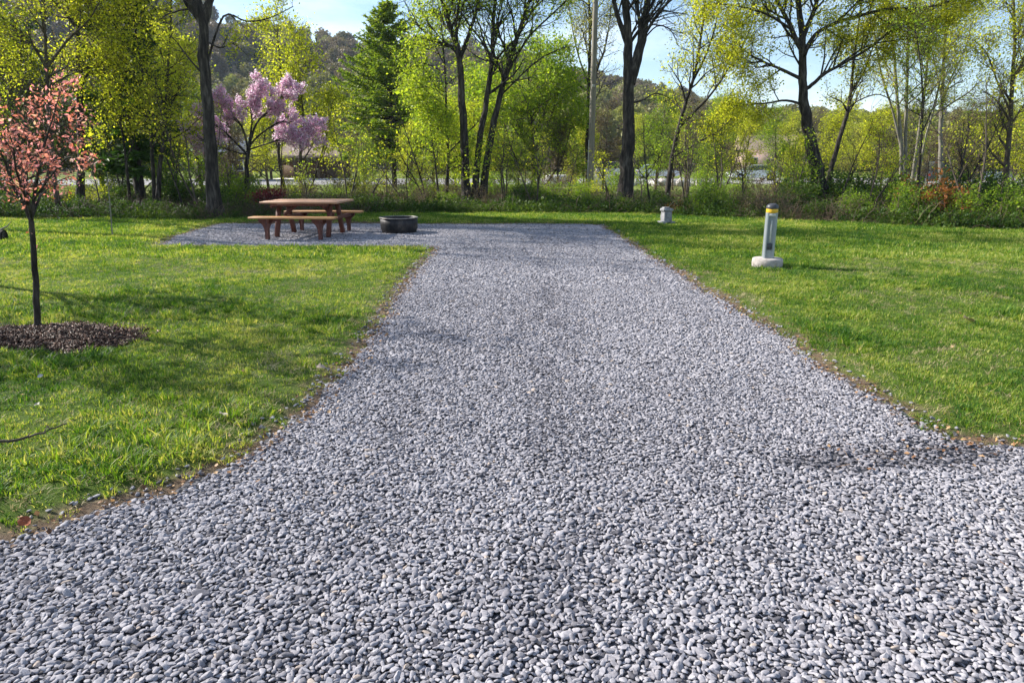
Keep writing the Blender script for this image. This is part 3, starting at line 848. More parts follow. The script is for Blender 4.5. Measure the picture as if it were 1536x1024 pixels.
# 5 pink blossom
traced_tree('blossom_tree', 'spreading lilac-pink blossom tree behind the picnic table', 24.0,
    [dict(px=[(371, 300), (370, 262), (371, 235), (374, 218)], r0=0.085, r1=0.06, n=0, L=1),
     dict(px=[(371, 232), (350, 210), (330, 192), (308, 178)], r0=0.05, r1=0.008, n=10, L=0.6),
     dict(px=[(372, 226), (365, 195), (350, 172), (336, 155)], r0=0.045, r1=0.008, n=11, L=0.6),
     dict(px=[(373, 220), (385, 185), (404, 165), (420, 148), (432, 136)], r0=0.045, r1=0.006, n=14, L=0.6),
     dict(px=[(374, 218), (395, 198), (425, 182), (445, 192), (470, 190)], r0=0.04, r1=0.006, n=12, L=0.6),
     dict(px=[(373, 220), (378, 185), (376, 160), (382, 134)], r0=0.04, r1=0.006, n=13, L=0.6),
     dict(px=[(374, 224), (400, 216), (425, 208), (462, 206)], r0=0.03, r1=0.008, n=12, L=0.8),
     dict(px=[(371, 232), (345, 226), (322, 218), (296, 206)], r0=0.03, r1=0.008, n=12, L=0.8)],
    M['blossom'], M['bark'], 5, dict(per=2.2, size=0.044, spread=0.026, tmean=0.65, cl=0.2), dict(ang=(22, 52), up=0.06, nn=(8, 7), taper=0.55, shorten=0.3, wob=0.07, minr=0.004), flare=False)
# 6 slim green tree between the table and spruce (yellow-green, low)
traced_tree('leafy_tree', 'slender pale green tree right behind the blossom tree', 30.0,
    [dict(px=[(452, 296), (450, 240), (455, 180), (450, 130), (446, 80)], r0=0.09, r1=0.02, n=16, L=1.8, t0=0.2),
     dict(px=[(430, 296, 1), (418, 230), (425, 160), (420, 100), (415, 40)], r0=0.08, r1=0.02, n=14, L=1.8, t0=0.25, base=True),
     dict(px=[(462, 296, 0.4), (480, 240), (492, 190), (500, 150)], r0=0.05, r1=0.012, n=10, L=1.3, t0=0.25, base=True)],
    M['leaf_yellow'], M['bark_mid'], 6, dict(per=2.6, size=0.12, spread=0.2, tmean=0.45), BP)
# 7 triple trunk in the middle
traced_tree('triple_trunk_tree', 'tall tree of three dark diverging trunks at the middle of the wood edge', 25.0,
    [dict(px=[(700, 312), (697, 220), (692, 130), (688, 80), (672, 30), (655, -40), (640, -180), (630, -330)], r0=0.17, r1=0.03, n=20, L=2.6, t0=0.4),
     dict(px=[(712, 312, 0.3), (718, 220), (730, 150), (738, 90), (740, 30), (748, -80), (752, -250)], r0=0.13, r1=0.03, n=18, L=2.5, t0=0.35, base=True),
     dict(px=[(722, 310, 0.1), (735, 215), (750, 145), (768, 80), (788, 20), (810, -60), (830, -200)], r0=0.14, r1=0.03, n=20, L=2.6, t0=0.35, base=True),
     dict(px=[(690, 90), (704, 50), (716, 10), (730, -60), (735, -180)], r0=0.08, r1=0.02, n=10, L=1.8),
     dict(px=[(688, 82), (684, 40), (690, -10), (694, -120)], r0=0.07, r1=0.02, n=9, L=1.6),
     dict(px=[(750, 145), (785, 110), (815, 85), (850, 70)], r0=0.035, r1=0.01, n=8, L=1.0, lvl=1),
     dict(px=[(756, 120), (790, 60), (830, 20), (870, -20)], r0=0.05, r1=0.015, n=9, L=1.4)],
    M['leaf_green'], M['bark'], 7, dict(per=1.5, size=0.10, spread=0.2, tmean=0.62), BP)
# 8 slim dark stem with bright green leaves
traced_tree('leafy_tree', 'bright green leafy tree on a thin dark stem, left of the three trunks', 25.5,
    [dict(px=[(668, 308), (672, 250), (670, 190), (668, 120), (664, 60), (660, 20)], r0=0.07, r1=0.015, n=22, L=2.0, t0=0.15),
     dict(px=[(660, 308, 0.4), (652, 240), (645, 190), (640, 140)], r0=0.04, r1=0.012, n=12, L=1.4, t0=0.2, base=True)],
    M['leaf_green'], M['bark'], 8, dict(per=3.0, size=0.11, spread=0.15, tmean=0.75), dict(ang=(45, 80), up=0.02, nn=(6, 5)))
# 9 dense bright green tree behind the pole
traced_tree('leafy_tree', 'dense bright green round-topped tree left of the utility pole', 33.0,
    [dict(px=[(800, 290), (800, 240), (798, 190), (795, 140), (790, 100)], r0=0.12, r1=0.03, n=22, L=3.0, t0=0.15),
     dict(px=[(800, 235), (770, 190), (750, 150), (735, 120)], r0=0.06, r1=0.015, n=14, L=1.9, t0=0.15),
     dict(px=[(800, 230), (825, 180), (838, 130), (840, 95)], r0=0.06, r1=0.015, n=14, L=1.9, t0=0.15),
     dict(px=[(810, 290, .5), (842, 240), (856, 190), (862, 150)], r0=0.06, r1=0.015, n=12, L=1.6, t0=0.15, base=True)],
    M['leaf_green'], M['bark_mid'], 9, dict(per=2.6, size=0.145, spread=0.2, tmean=0.5), dict(ang=(35, 75), up=0.02, nn=(6, 5)))
# 10 pale thin tree behind the pole
traced_tree('slim_tree', 'tall thin pale-leaved tree right behind the utility pole', 34.0,
    [dict(px=[(882, 290), (881, 220), (883, 130), (885, 50), (882, -40), (880, -160)], r0=0.12, r1=0.03, n=22, L=2.6, t0=0.3),
     dict(px=[(884, 130), (868, 85), (858, 40), (850, -10)], r0=0.05, r1=0.015, n=9, L=1.5),
     dict(px=[(885, 120), (905, 80), (915, 30), (920, -30)], r0=0.05, r1=0.015, n=9, L=1.5)],
    M['leaf_pale'], M['bark'], 10, dict(per=1.5, size=0.10, spread=0.2), BP)
# 11 thick dark forked trunk right of the pole
traced_tree('forked_tree', 'thick dark trunk forking into upright limbs just right of the utility pole', 24.0,
    [dict(px=[(937, 312), (941, 240), (944, 170), (942, 110), (942, 50), (936, -20), (930, -150), (925, -320)], r0=0.27, r1=0.05, n=14, L=2.6, t0=0.5),
     dict(px=[(944, 125), (955, 90), (965, 50), (972, 0), (985, -80), (1000, -220)], r0=0.20, r1=0.04, n=13, L=2.4),
     dict(px=[(942, 70), (930, 35), (920, 0), (905, -60), (890, -150)], r0=0.10, r1=0.03, n=8, L=1.8),
     dict(px=[(952, 100), (960, 50), (955, 0), (958, -80)], r0=0.09, r1=0.03, n=8, L=1.8),
     dict(px=[(965, 60), (985, 40), (1005, 45), (1018, 70)], r0=0.03, r1=0.008, n=8, L=0.8, lvl=1),
     dict(px=[(946, 155), (965, 150), (985, 140), (1005, 148)], r0=0.035, r1=0.01, n=5, L=0.6, lvl=1)],
    M['leaf_pale'], M['bark'], 11, dict(per=0.8, size=0.08, spread=0.15), BP)
# 12 leaning slim tree
traced_tree('leaning_tree', 'slim tree leaning right with long rising limbs beside the thick forked trunk', 26.0,
    [dict(px=[(1000, 300), (1006, 250), (1016, 200), (1030, 150), (1042, 110), (1052, 50), (1060, -20), (1062, -120)], r0=0.10, r1=0.02, n=14, L=1.8, t0=0.35),
     dict(px=[(1020, 190), (1040, 170), (1068, 140), (1095, 100), (1118, 60), (1135, 20)], r0=0.06, r1=0.015, n=12, L=1.5),
     dict(px=[(1012, 235), (1045, 215), (1080, 195), (1105, 170)], r0=0.04, r1=0.01, n=8, L=1.1),
     dict(px=[(1035, 130), (1060, 80), (1075, 30), (1085, -40)], r0=0.05, r1=0.015, n=9, L=1.4)],
    M['leaf_yellow'], M['bark'], 12, dict(per=2.6, size=0.10, spread=0.15, tmean=0.55), BP)
# 13 the maple on the right
traced_tree('spreading_tree', 'large spreading tree with leaning dark trunk and long arching limbs on the right', 25.0,
    [dict(px=[(1232, 296), (1222, 240), (1212, 195), (1205, 150), (1204, 110), (1203, 50), (1196, -10), (1192, -120), (1190, -260)], r0=0.25, r1=0.04, n=14, L=2.3, t0=0.5),
     dict(px=[(1204, 135), (1218, 128), (1235, 112), (1260, 98), (1300, 75), (1340, 45), (1380, 22), (1420, 5), (1460, -10)], r0=0.075, r1=0.015, n=20, L=1.7, t0=0.2),
     dict(px=[(1204, 90), (1218, 58), (1245, 38), (1290, 24), (1330, 14), (1385, 12), (1430, 0), (1470, -18)], r0=0.085, r1=0.02, n=20, L=1.6, t0=0.2),
     dict(px=[(1204, 120), (1180, 108), (1150, 95), (1125, 82), (1108, 68)], r0=0.07, r1=0.015, n=13, L=1.5),
     dict(px=[(1206, 158), (1180, 151), (1150, 155), (1120, 156), (1098, 160)], r0=0.05, r1=0.012, n=9, L=1.0),
     dict(px=[(1203, 80), (1188, 45), (1170, 10), (1150, -30), (1120, -90)], r0=0.10, r1=0.02, n=14, L=2.0),
     dict(px=[(1203, 60), (1220, 20), (1232, -30), (1240, -120)], r0=0.10, r1=0.03, n=12, L=2.0),
     dict(px=[(1188, 45), (1150, 22), (1110, 10), (1070, 5)], r0=0.05, r1=0.012, n=12, L=1.5),
     dict(px=[(1250, 104), (1300, 70), (1350, 60), (1420, 52)], r0=0.04, r1=0.01, n=12, L=1.2)],
    M['leaf_yellow'], M['bark'], 13, dict(per=2.8, size=0.10, spread=0.13, tmean=0.55, keep=None), dict(ang=(30, 65), up=0.05, nn=(6, 7, 6), taper=0.45))
# 14 its companion leaning right
traced_tree('leaning_tree', 'dark slim trunk leaning right from the foot of the large spreading tree', 25.6,
    [dict(px=[(1238, 294), (1248, 250), (1262, 200), (1272, 165), (1278, 120), (1282, 80), (1290, 20), (1300, -60)], r0=0.10, r1=0.02, n=14, L=1.6, t0=0.35),
     dict(px=[(1273, 162), (1290, 150), (1320, 142), (1350, 160)], r0=0.035, r1=0.01, n=7, L=0.9, lvl=1),
     dict(px=[(1276, 140), (1295, 110), (1310, 70), (1330, 30)], r0=0.04, r1=0.01, n=8, L=1.2)],
    M['leaf_yellow'], M['bark'], 14, dict(per=1.9, size=0.095, spread=0.15, tmean=0.6), BP)
# 15 clump of slender pale stems
traced_tree('clump_of_stems', 'clump of slender pale grey stems right of the large spreading tree', 27.0,
    [dict(px=[(1352, 296), (1352, 230), (1346, 150), (1340, 70), (1330, -20), (1322, -140)], r0=0.085, r1=0.02, n=16, L=1.5, t0=0.35),
     dict(px=[(1358, 296, .3), (1358, 220), (1360, 140), (1362, 60), (1366, -30), (1370, -150)], r0=0.08, r1=0.02, n=16, L=1.5, t0=0.35, base=True),
     dict(px=[(1354, 232), (1340, 170), (1322, 110), (1310, 40), (1300, -30)], r0=0.05, r1=0.015, n=12, L=1.3),
     dict(px=[(1366, 292, .5), (1376, 220), (1385, 150), (1392, 80), (1396, 0), (1400, -120)], r0=0.08, r1=0.02, n=16, L=1.5, t0=0.35, base=True),
     dict(px=[(1370, 296, .2), (1390, 200), (1402, 160), (1415, 100), (1430, 40)], r0=0.05, r1=0.012, n=12, L=1.2, t0=0.35, base=True)],
    M['leaf_yellow'], M['bark_pale'], 15, dict(per=1.5, size=0.085, spread=0.15, tmean=0.6), BP)
# 16 thin dark stem at the wood edge
traced_tree('slim_tree', 'thin dark stem rising from the rusty undergrowth in front of the pale stems', 19.8,
    [dict(px=[(1379, 330), (1378, 270), (1382, 210), (1384, 150), (1380, 90), (1372, 40)], r0=0.05, r1=0.012, n=12, L=1.0, t0=0.4),
     dict(px=[(1383, 200), (1400, 160), (1410, 120)], r0=0.025, r1=0.008, n=6, L=0.6, lvl=1)],
    M['leaf_green'], M['bark'], 16, dict(per=1.2, size=0.07, spread=0.12), BP)
# 17 pale straight tree
traced_tree('slim_tree', 'straight pale grey trunk between the stem clump and the right edge', 27.5,
    [dict(px=[(1412, 292), (1411, 220), (1413, 150), (1416, 80), (1420, 0), (1424, -140)], r0=0.10, r1=0.02, n=18, L=1.7, t0=0.3),
     dict(px=[(1413, 160), (1425, 120), (1445, 80), (1460, 30)], r0=0.04, r1=0.01, n=9, L=1.2),
     dict(px=[(1413, 150), (1405, 110), (1395, 60), (1390, 0)], r0=0.04, r1=0.01, n=9, L=1.2)],
    M['leaf_yellow'], M['bark_pale'], 17, dict(per=1.4, size=0.09, spread=0.15, tmean=0.6), BP)
# 18 tree at the right edge
traced_tree('slim_tree', 'leafy dark-trunked tree at the right edge of the wood', 22.0,
    [dict(px=[(1508, 322), (1508, 270), (1514, 200), (1518, 130), (1522, 60), (1520, -20), (1526, -160)], r0=0.10, r1=0.02, n=20, L=1.7, t0=0.2),
     dict(px=[(1516, 170), (1495, 120), (1480, 80), (1460, 60)], r0=0.035, r1=0.01, n=9, L=1.0),
     dict(px=[(1519, 120), (1545, 70), (1560, 20)], r0=0.05, r1=0.012, n=10, L=1.2)],
    M['leaf_yellow'], M['bark_mid'], 18, dict(per=2.0, size=0.085, spread=0.15, tmean=0.45), BP)

# ------------------------------------------------------------------ generic trees for the rows behind
def make_tree(name, label, loc, H, cw, leafmat, bark, seed, lf, low=0.3, group=None, r=None):
    rng = np.random.default_rng(seed)
    root = empty(name, loc, rng.uniform(0, 6.28), label=label, cat='tree', group=group)
    r = r or H * 0.014
    P = curve_pts(np.array([0, 0, -0.1]), np.array([0, 0, 1.0]), H * 0.92, 10, rng, 0.05, 0.1)
    R = np.linspace(r, r * 0.15, len(P)); R[0] *= 1.4
    tr = MB(); tr.add(*tube_vf(P, R, 9)); tr.build('trunk', bark, root, smooth=True)
    br = MB(); tips = []
    sprout(br, tips, P, R, rng, 22, cw, 2, ang=(35, 70), up=0.07, t0=low, nn=(8, 8) if name != 'shade_tree' else (4, 3), minr=0.007, taper=0.48, sides=4, shorten=0.6)
    br.build('branches', bark, root, smooth=True)
    cr = MB(); leaf_cards(cr, tips, rng, **lf); cr.build('crown', leafmat, root)
    return root
def copy_tree(root, loc, rz, scl, label=None):
    r = root.copy(); COL.objects.link(r); r.location = loc; r.rotation_euler = (0, 0, rz); r.scale = scl
    if label: r['label'] = label
    for ch in root.children:
        c = ch.copy(); COL.objects.link(c); c.parent = r
    return r
# spruce -------------------------------------------------------------
def make_conifer(name, label, loc, H, wid, mat, seed, group=None, low=0.08, dens=1.0, skew=None):
    rng = np.random.default_rng(seed)
    root = empty(name, loc, 0.4, label=label, cat='tree', group=group)
    P = np.stack([np.zeros(12), np.zeros(12), np.linspace(-0.1, H, 12)], 1)
    tr = MB(); tr.add(*tube_vf(P, np.linspace(H * 0.016, 0.02, 12), 9)); tr.build('trunk', M['bark'], root, smooth=True)
    br = MB(); S = []; E = []
    nb = int(150 * dens)
    for k in range(nb):
        t = low + (1 - low) * (k + rng.random()) / nb
        z = H * t
        L = wid * (1 - t) ** 0.8 * rng.uniform(0.7, 1.12) * (0.55 + 0.45 * min(1, (t - low) / 0.12)) + 0.15
        a = rng.uniform(0, 6.28)
        rise = 0.35 * t + 0.02
        n = 7; s = np.linspace(0, 1, n)
        C = np.stack([L * s * math.cos(a), L * s * math.sin(a), z + L * (rise * s - 0.38 * s ** 1.6 * (1 - t) + 0.18 * s ** 4)], 1)
        br.add(*tube_vf(C, np.linspace(0.012 + 0.012 * L, 0.005, n), 3))
        # side twigs in a flat spray
        m = int(10 + L * 11)
        for j in range(m):
            u = rng.uniform(0.12, 1.0); p, d, _ = interp(C, np.ones(n), u)
            side = np.array([-math.sin(a), math.cos(a), 0]) * rng.choice([-1, 1])
            l = (0.22 + 0.28 * L * (1 - u)) * rng.uniform(0.6, 1.1)
            q = p + (d * 0.6 + side * 0.9 + np.array([0, 0, -0.12])) * l
            S.append(p); E.append(q)
    br.build('branches', M['bark'], root)
    S = np.array(S); E = np.array(E); n = len(S)
    per = 5; i = np.repeat(np.arange(n), per)
    u = rng.random((len(i), 1)); C = S[i] + (E[i] - S[i]) * u
    A = (E[i] - S[i]); A = A / (np.linalg.norm(A, axis=1)[:, None] + 1e-9) + rng.normal(0, 0.45, A.shape)
    A /= np.linalg.norm(A, axis=1)[:, None]
    B = np.cross(A, rng.normal(size=A.shape) + np.array([0, 0, 1.2])); B /= np.linalg.norm(B, axis=1)[:, None]
    l = rng.uniform(0.14, 0.30, len(i))[:, None]; w = rng.uniform(0.03, 0.065, len(i))[:, None]
    V = np.stack([C - A * l * 0.3, C + B * w, C + A * l, C - B * w], 1).reshape(-1, 3)
    cl = rng.normal(0, 0.18, n)[i]
    cr = MB(); cr.add(V, np.arange(len(V)).reshape(-1, 4), np.repeat(np.clip(0.5 + cl + rng.normal(0, 0.2, len(i)), 0, 1), 4))
    cr.build('crown', mat, root)
    print(name, len(i))
    return root
p = W(592, 275, 48); make_conifer('spruce', 'tall pointed green spruce rising alone behind the fire ring', (p[0], p[1], -0.08), 11.5, 6.2, M['needle'], 61, low=0.17, dens=1.6)
p = W(208, 275, 24); make_conifer('dark_conifer', 'dark evergreen behind the yellow-green trees on the left', (p[0], p[1], -0.08), 11.5, 1.9, M['needle_dark'], 62, low=0.12, dens=1.1)

# rows of trees behind -------------------------------------------------
GB = 'trees on the far side of the road'
protos = []
spec = [('leaf_yellow', 9.5, 3.0, dict(per=1.5, size=0.11, spread=0.2, tmean=0.45), 0.12),
        ('leaf_green', 10.5, 3.2, dict(per=1.5, size=0.115, spread=0.2, tmean=0.4), 0.12),
        ('leaf_pale', 11.5, 3.0, dict(per=0.6, size=0.11, spread=0.2), 0.2),
        ('leaf_brown', 9.0, 3.0, dict(per=0.6, size=0.10, spread=0.2), 0.12),
        ('leaf_deep', 9.0, 3.2, dict(per=1.5, size=0.15, spread=0.2), 0.1)]
KN = {0: 'yellow-green', 1: 'fresh green', 2: 'pale budding', 3: 'brown bare-looking', 4: 'deep green'}
def row_tree(kind, px, D, H, label, group, rs):
    s = spec[kind]
    x = W(px, 250, D)[0]
    if protos_by.get(kind) is None:
        t = make_tree('broadleaf_tree', label, (x, D, -0.09), s[1], s[2], M[s[0]], M['bark_mid'] if kind != 2 else M['bark'], 700 + kind, s[3], s[4], group)
        t.scale = (H / s[1] * 1.05, H / s[1] * 1.05, H / s[1]); protos_by[kind] = t
        return t
    k = H / s[1]
    w = k * rs.uniform(0.95, 1.25)
    return copy_tree(protos_by[kind], (x, D, -0.09), rs.uniform(0, 6.28), (w, w, k), label)
protos_by = {}
rs = random.Random(4)
# middle distance (behind the wood edge, this side of the road): (kind, px, distance, height)
MID = [(1, -60, 27, 8.5), (3, 30, 28, 8), (4, 75, 31, 7), (3, 150, 30, 8), (4, 205, 27, 5.2), (0, 265, 30, 7.0), (1, 300, 33, 6.0), (3, 345, 36, 5),
       (0, 400, 40, 5.2), (3, 545, 40, 3.4), (2, 535, 50, 5.5), (1, 650, 38, 5.4), (0, 614, 37, 3.6), (1, 700, 38, 6.2), (0, 752, 42, 6.4), (3, 905, 42, 5.0),
       (1, 985, 38, 5.0), (3, 1030, 42, 5.2), (3, 1075, 38, 4.4), (0, 1120, 42, 4.6), (1, 1165, 38, 4.4), (0, 1310, 34, 4.2), (2, 1340, 42, 4.6), (3, 1440, 36, 4.6), (3, 1470, 33, 4.6), (0, 1545, 30, 6.0), (1, 1620, 27, 7)]
near_what = ['beyond the left edge bushes', 'above the pink sapling', 'low behind the pink sapling', 'right of the slim straight trunk', 'in the shade under the dark evergreen', 'just left of the thick leaning trunk',
  'behind the thick leaning trunk', 'left behind the blossom tree', 'right over the blossom tree', 'in front of the shelter roof', 'left of the spruce', 'right of the spruce', 'low in front of the spruce', 'behind the three dark trunks', 'between the three trunks and the round green tree',
  'between the utility pole and the forked trunk', 'low right of the forked trunk', 'behind the leaning slim tree', 'over the marker stone', 'left behind the bollard', 'between the bollard and the large spreading tree', 'right of the large spreading tree', 'left behind the pale stem clump', 'right of the straight pale trunk', 'near the right edge of the wood', 'at the right edge of the frame', 'just outside the right edge']
for (k, px, D, H), wh in zip(MID, near_what):
    row_tree(k, px, D, H, KN[k] + ' tree standing ' + wh, 'trees standing behind the wood edge', rs)
LMK = [(0, 'the pink sapling'), (120, 'the slim straight tree at the left'), (235, 'the yellow-green tree at the left'), (318, 'the thick leaning trunk'), (380, 'the blossom tree'), (468, 'the open shelter'), (592, 'the spruce'), (710, 'the three dark trunks'),
       (800, 'the round green tree'), (885, 'the utility pole'), (940, 'the thick forked trunk'), (1020, 'the leaning slim tree'), (1151, 'the bollard'), (1225, 'the large spreading tree'), (1360, 'the pale stem clump'), (1412, 'the straight pale trunk'), (1510, 'the right-edge tree')]
mrs = random.Random(77)
seen2 = {}
for q in [340, 535, 660, 690, 730, 775, 830, 868, 1010, 1060, 1090, 1185, 1250, 1280, 1325, 1385, 1400, 1430, 1455, 1490, 1525]:
    q += mrs.uniform(-10, 10); D = mrs.uniform(31, 46); top = mrs.uniform(150, 205) if q > 620 else mrs.uniform(190, 222)
    k = mrs.choice([3, 3, 0, 2, 0, 1])
    lx, ln = min(LMK, key=lambda e: abs(e[0] - q)); seen2[(k, ln)] = seen2.get((k, ln), 0) + 1
    sd = 'left of' if q < lx - 8 else ('right of' if q > lx + 8 else 'behind')
    row_tree(k, q, D, (243 - top) / 1024 * D + 1.6, 'low ' + KN[k] + ' thicket tree ' + sd + ' ' + ln + ('' if seen2[(k, ln)] == 1 else ', second'), 'trees standing behind the wood edge', mrs)
# far side of the road
FARL = ['tree in the far row past the road, ' + s for s in ()]
far_rs = random.Random(9)
LMK = [(0, 'the pink sapling'), (120, 'the slim straight tree at the left'), (235, 'the yellow-green tree at the left'), (318, 'the thick leaning trunk'), (380, 'the blossom tree'), (468, 'the open shelter'), (592, 'the spruce'), (710, 'the three dark trunks'),
       (800, 'the round green tree'), (885, 'the utility pole'), (940, 'the thick forked trunk'), (1020, 'the leaning slim tree'), (1151, 'the bollard'), (1225, 'the large spreading tree'), (1360, 'the pale stem clump'), (1412, 'the straight pale trunk'), (1510, 'the right-edge tree')]
xs = list(range(-60, 1640, 40))
seen = {}
for j, px in enumerate(xs):
    D = far_rs.uniform(84, 112)
    if 395 < px < 600: D = far_rs.uniform(100, 115)
    ridge = 170 if px > 1000 else (174 if px > 560 else 172)
    H = (243 - (ridge + far_rs.uniform(-14, 22))) / 1024 * D + 1.6
    kind = far_rs.choice([0, 1, 2, 3, 0, 3, 3]) if px > 560 else far_rs.choice([0, 3, 1, 3, 2])
    q = px + far_rs.uniform(-14, 14)
    lx, ln = min(LMK, key=lambda e: abs(e[0] - q))
    key = (kind, ln); seen[key] = seen.get(key, 0) + 1
    sd = 'left of' if q < lx - 8 else ('right of' if q > lx + 8 else 'behind')
    extra = '' if seen[key] == 1 else (' (second)' if seen[key] == 2 else ' (third)')
    t = row_tree(kind, q, D, H, KN[kind] + ' tree past the road, ' + sd + ' ' + ln + extra, 'trees on the far side of the road', far_rs)

# ------------------------------------------------------------------ hill and its wood
RX = np.array([-900, -200, 200, 330, 430, 560, 700, 830, 960, 1010, 1100, 1250, 1536, 1900, 2600])
RY = np.array([10, 8, 38, 60, 84, 94, 102, 126, 144, 156, 178, 180, 186, 192, 200])
def hill_h(x, y):
    px = 768 + x / np.maximum(y, 1) * 1055
    top = (243 - np.interp(px, RX, RY) - 20) / 1024 * 330
    s = np.clip((y - 125) / 205, 0, 1.15); s = s * s * (3 - 2 * np.clip(s, 0, 1))
    return top * s + 5 * (fbm(x / 40 + 50, y / 40) - 0.5) * s
def build_hill():
    m = noise_mat('hill_floor', [(0.35, (0.045, 0.04, 0.025)), (0.65, (0.10, 0.085, 0.05))], scale=0.2, rough=0.95, bump=0)
    xs = np.linspace(-480, 560, 90); ys = np.linspace(124, 420, 60)
    X, Y = np.meshgrid(xs, ys); Z = hill_h(X, Y) - 0.2
    i = np.arange(59)[:, None] * 90 + np.arange(89)[None, :]
    F = np.stack([i, i + 1, i + 91, i + 90], -1).reshape(-1, 4)
    o = MB().add(np.stack([X, Y, Z], -1).reshape(-1, 3), F).build('hill', m, smooth=True); tag(o, kind='structure')
    rng = np.random.default_rng(77)
    lm = leaf_mat('far_wood_foliage', [(0.0, (0.02, 0.045, 0.018)), (0.18, (0.03, 0.055, 0.02)), (0.24, (0.10, 0.075, 0.05)), (0.5, (0.18, 0.135, 0.085)), (0.7, (0.18, 0.17, 0.05)), (1.0, (0.25, 0.27, 0.05))], 0.3, 1.1, inst=True, tshift=(1, 1, 0.8))
    protos = []
    for k in range(5):      # rounded broadleaf crowns
        r2 = np.random.default_rng(800 + k)
        n = 900; C = r2.normal(size=(n, 3)); C /= np.linalg.norm(C, axis=1)[:, None]; C *= r2.uniform(0.55, 1.0, (n, 1)) ** 0.6
        lob = r2.normal(size=(9, 3)); lob /= np.linalg.norm(lob, axis=1)[:, None]
        C *= (0.78 + 0.3 * np.max(np.clip(C @ lob.T, 0, 1) ** 3, axis=1))[:, None]
        C = C * [2.6, 2.6, 3.2] + [0, 0, 4.6]
        tips = [np.stack([c, c + 0.1]) for c in C]
        mb = MB(); leaf_cards(mb, tips, r2, 1.6, 0.50, 0.15, tmean=0.0, tvar=0.2, cl=0.25)
        mb.add(*tube_vf(np.array([[0, 0, -1], [0, 0, 5.0]]), np.array([0.2, 0.1]), 5), 0.3)
        protos.append(mb.build('far_crown', lm))
    for k in range(2):      # pointed conifers
        r2 = np.random.default_rng(850 + k)
        n = 1400; t = r2.random(n) ** 0.8; a = r2.uniform(0, 6.28, n); rr = 2.0 * (1 - t) * (0.75 + 0.25 * np.sin(t * 40)) * np.sqrt(r2.random(n)) + .05
        C = np.stack([rr * np.cos(a), rr * np.sin(a), 0.5 + 9.5 * t], 1)
        tips = [np.stack([c, c + 0.1]) for c in C]
        mb = MB(); leaf_cards(mb, tips, r2, 1, 0.5, 0.05, tmean=0.0, tvar=0.12, cl=0.1)
        protos.append(mb.build('far_conifer', lm))
    n = 5600
    P = np.stack([rng.uniform(-330, 380, n), 128 + 240 * rng.random(n) ** 1.1], 1)
    P = P[np.abs(P[:, 0]) < P[:, 1] * 0.85 + 25]
    n = len(P)
    z = hill_h(P[:, 0], P[:, 1]) - 0.5
    mix = fbm(P[:, 0] / 35, P[:, 1] / 35)
    con = (rng.random(n) < np.clip(0.05 + 1.4 * (mix - 0.55), 0.02, 0.5)) | ((hill_h(P[:, 0], P[:, 1]) > 30) & (P[:, 0] < 10) & (rng.random(n) < 0.42))
    pick = np.where(con, rng.integers(5, 7, n), rng.integers(0, 5, n))
    tint = np.where(con, rng.uniform(0.0, 0.16, n), np.clip(rng.normal(0.50, 0.14, n) + 0.25 * (z < 18), 0.26, 0.92))
    s = np.where(con, 0.62, 1.0) * rng.uniform(0.9, 1.5, n)
    o = gn_scatter('far_wood', np.stack([P[:, 0], P[:, 1], z], 1), np.stack([0 * s, 0 * s, rng.uniform(0, 6.28, n)], 1), np.stack([s, s, s * rng.uniform(0.8, 1.1, n)], 1), pick, tint, protos, 'far_crown_shapes')
    tag(o, 'brown and green wood covering the far hillside', 'wood', kind='stuff')
build_hill()

# ------------------------------------------------------------------ shrubs of the wood edge
def make_shrub(label, loc, H, Wd, leafmat, seed, lf, group, stems=11, name='shrub', bark='twig', lvl=1):
    rng = np.random.default_rng(seed)
    root = empty(name, loc, 0, label=label, cat='shrub', group=group)
    st = MB(); tips = []
    for k in range(stems):
        a = rng.uniform(0, 6.28); d = norm(np.array([math.cos(a) * rng.uniform(0.2, 0.9), math.sin(a) * rng.uniform(0.2, 0.9), 1.0]))
        L = H * rng.uniform(0.6, 1.15)
        P = curve_pts(np.array([math.cos(a) * 0.2 * Wd * rng.random(), math.sin(a) * 0.2 * Wd * rng.random(), -0.05]), d, L, 6, rng, 0.17, 0.0)
        R = np.linspace(0.016, 0.005, 7); st.add(*tube_vf(P, R, 4))
        sprout(st, tips, P, R, rng, 7, H * 0.42, lvl, ang=(25, 70), up=0.02, t0=0.15, nn=(5, 4), sides=3, minr=0.003)
    st.build('stems', M[bark], root)
    cr = MB(); leaf_cards(cr, tips, rng, zmin=0.02, **lf); cr.build('foliage', leafmat, root)
    return root
GS = 'shrubs along the wood edge'
shr = {
 'green': make_shrub('x', (0, 0, 0), 1.5, 1.6, M['leaf_green'], 31, dict(per=2.4, size=0.06, spread=0.09, tmean=0.25), GS),
 'deep': make_shrub('x', (0, 0, 0), 1.1, 1.7, M['leaf_deep'], 32, dict(per=3.4, size=0.062, spread=0.10, tmean=0.5), GS, 13),
 'yellow': make_shrub('x', (0, 0, 0), 1.7, 1.5, M['leaf_yellow'], 33, dict(per=1.9, size=0.055, spread=0.09, tmean=0.4), GS),
 'twiggy': make_shrub('x', (0, 0, 0), 1.8, 1.5, M['leaf_brown'], 34, dict(per=0.8, size=0.06, spread=0.07), GS, 15),
 'rust': make_shrub('x', (0, 0, 0), 1.2, 1.6, M['leaf_rust'], 35, dict(per=1.5, size=0.075, spread=0.09), GS, 12),
 'red': make_shrub('x', (0, 0, 0), 0.9, 1.1, M['leaf_red'], 36, dict(per=3.0, size=0.06, spread=0.07), GS, 10),
}
used = set()
words = {'green': 'leafy mid-green shrub', 'deep': 'low dark green shrub', 'yellow': 'loose yellow-green shrub', 'twiggy': 'bare brown twiggy shrub', 'rust': 'rusty orange-leaved shrub', 'red': 'small dark red-leaved shrub'}
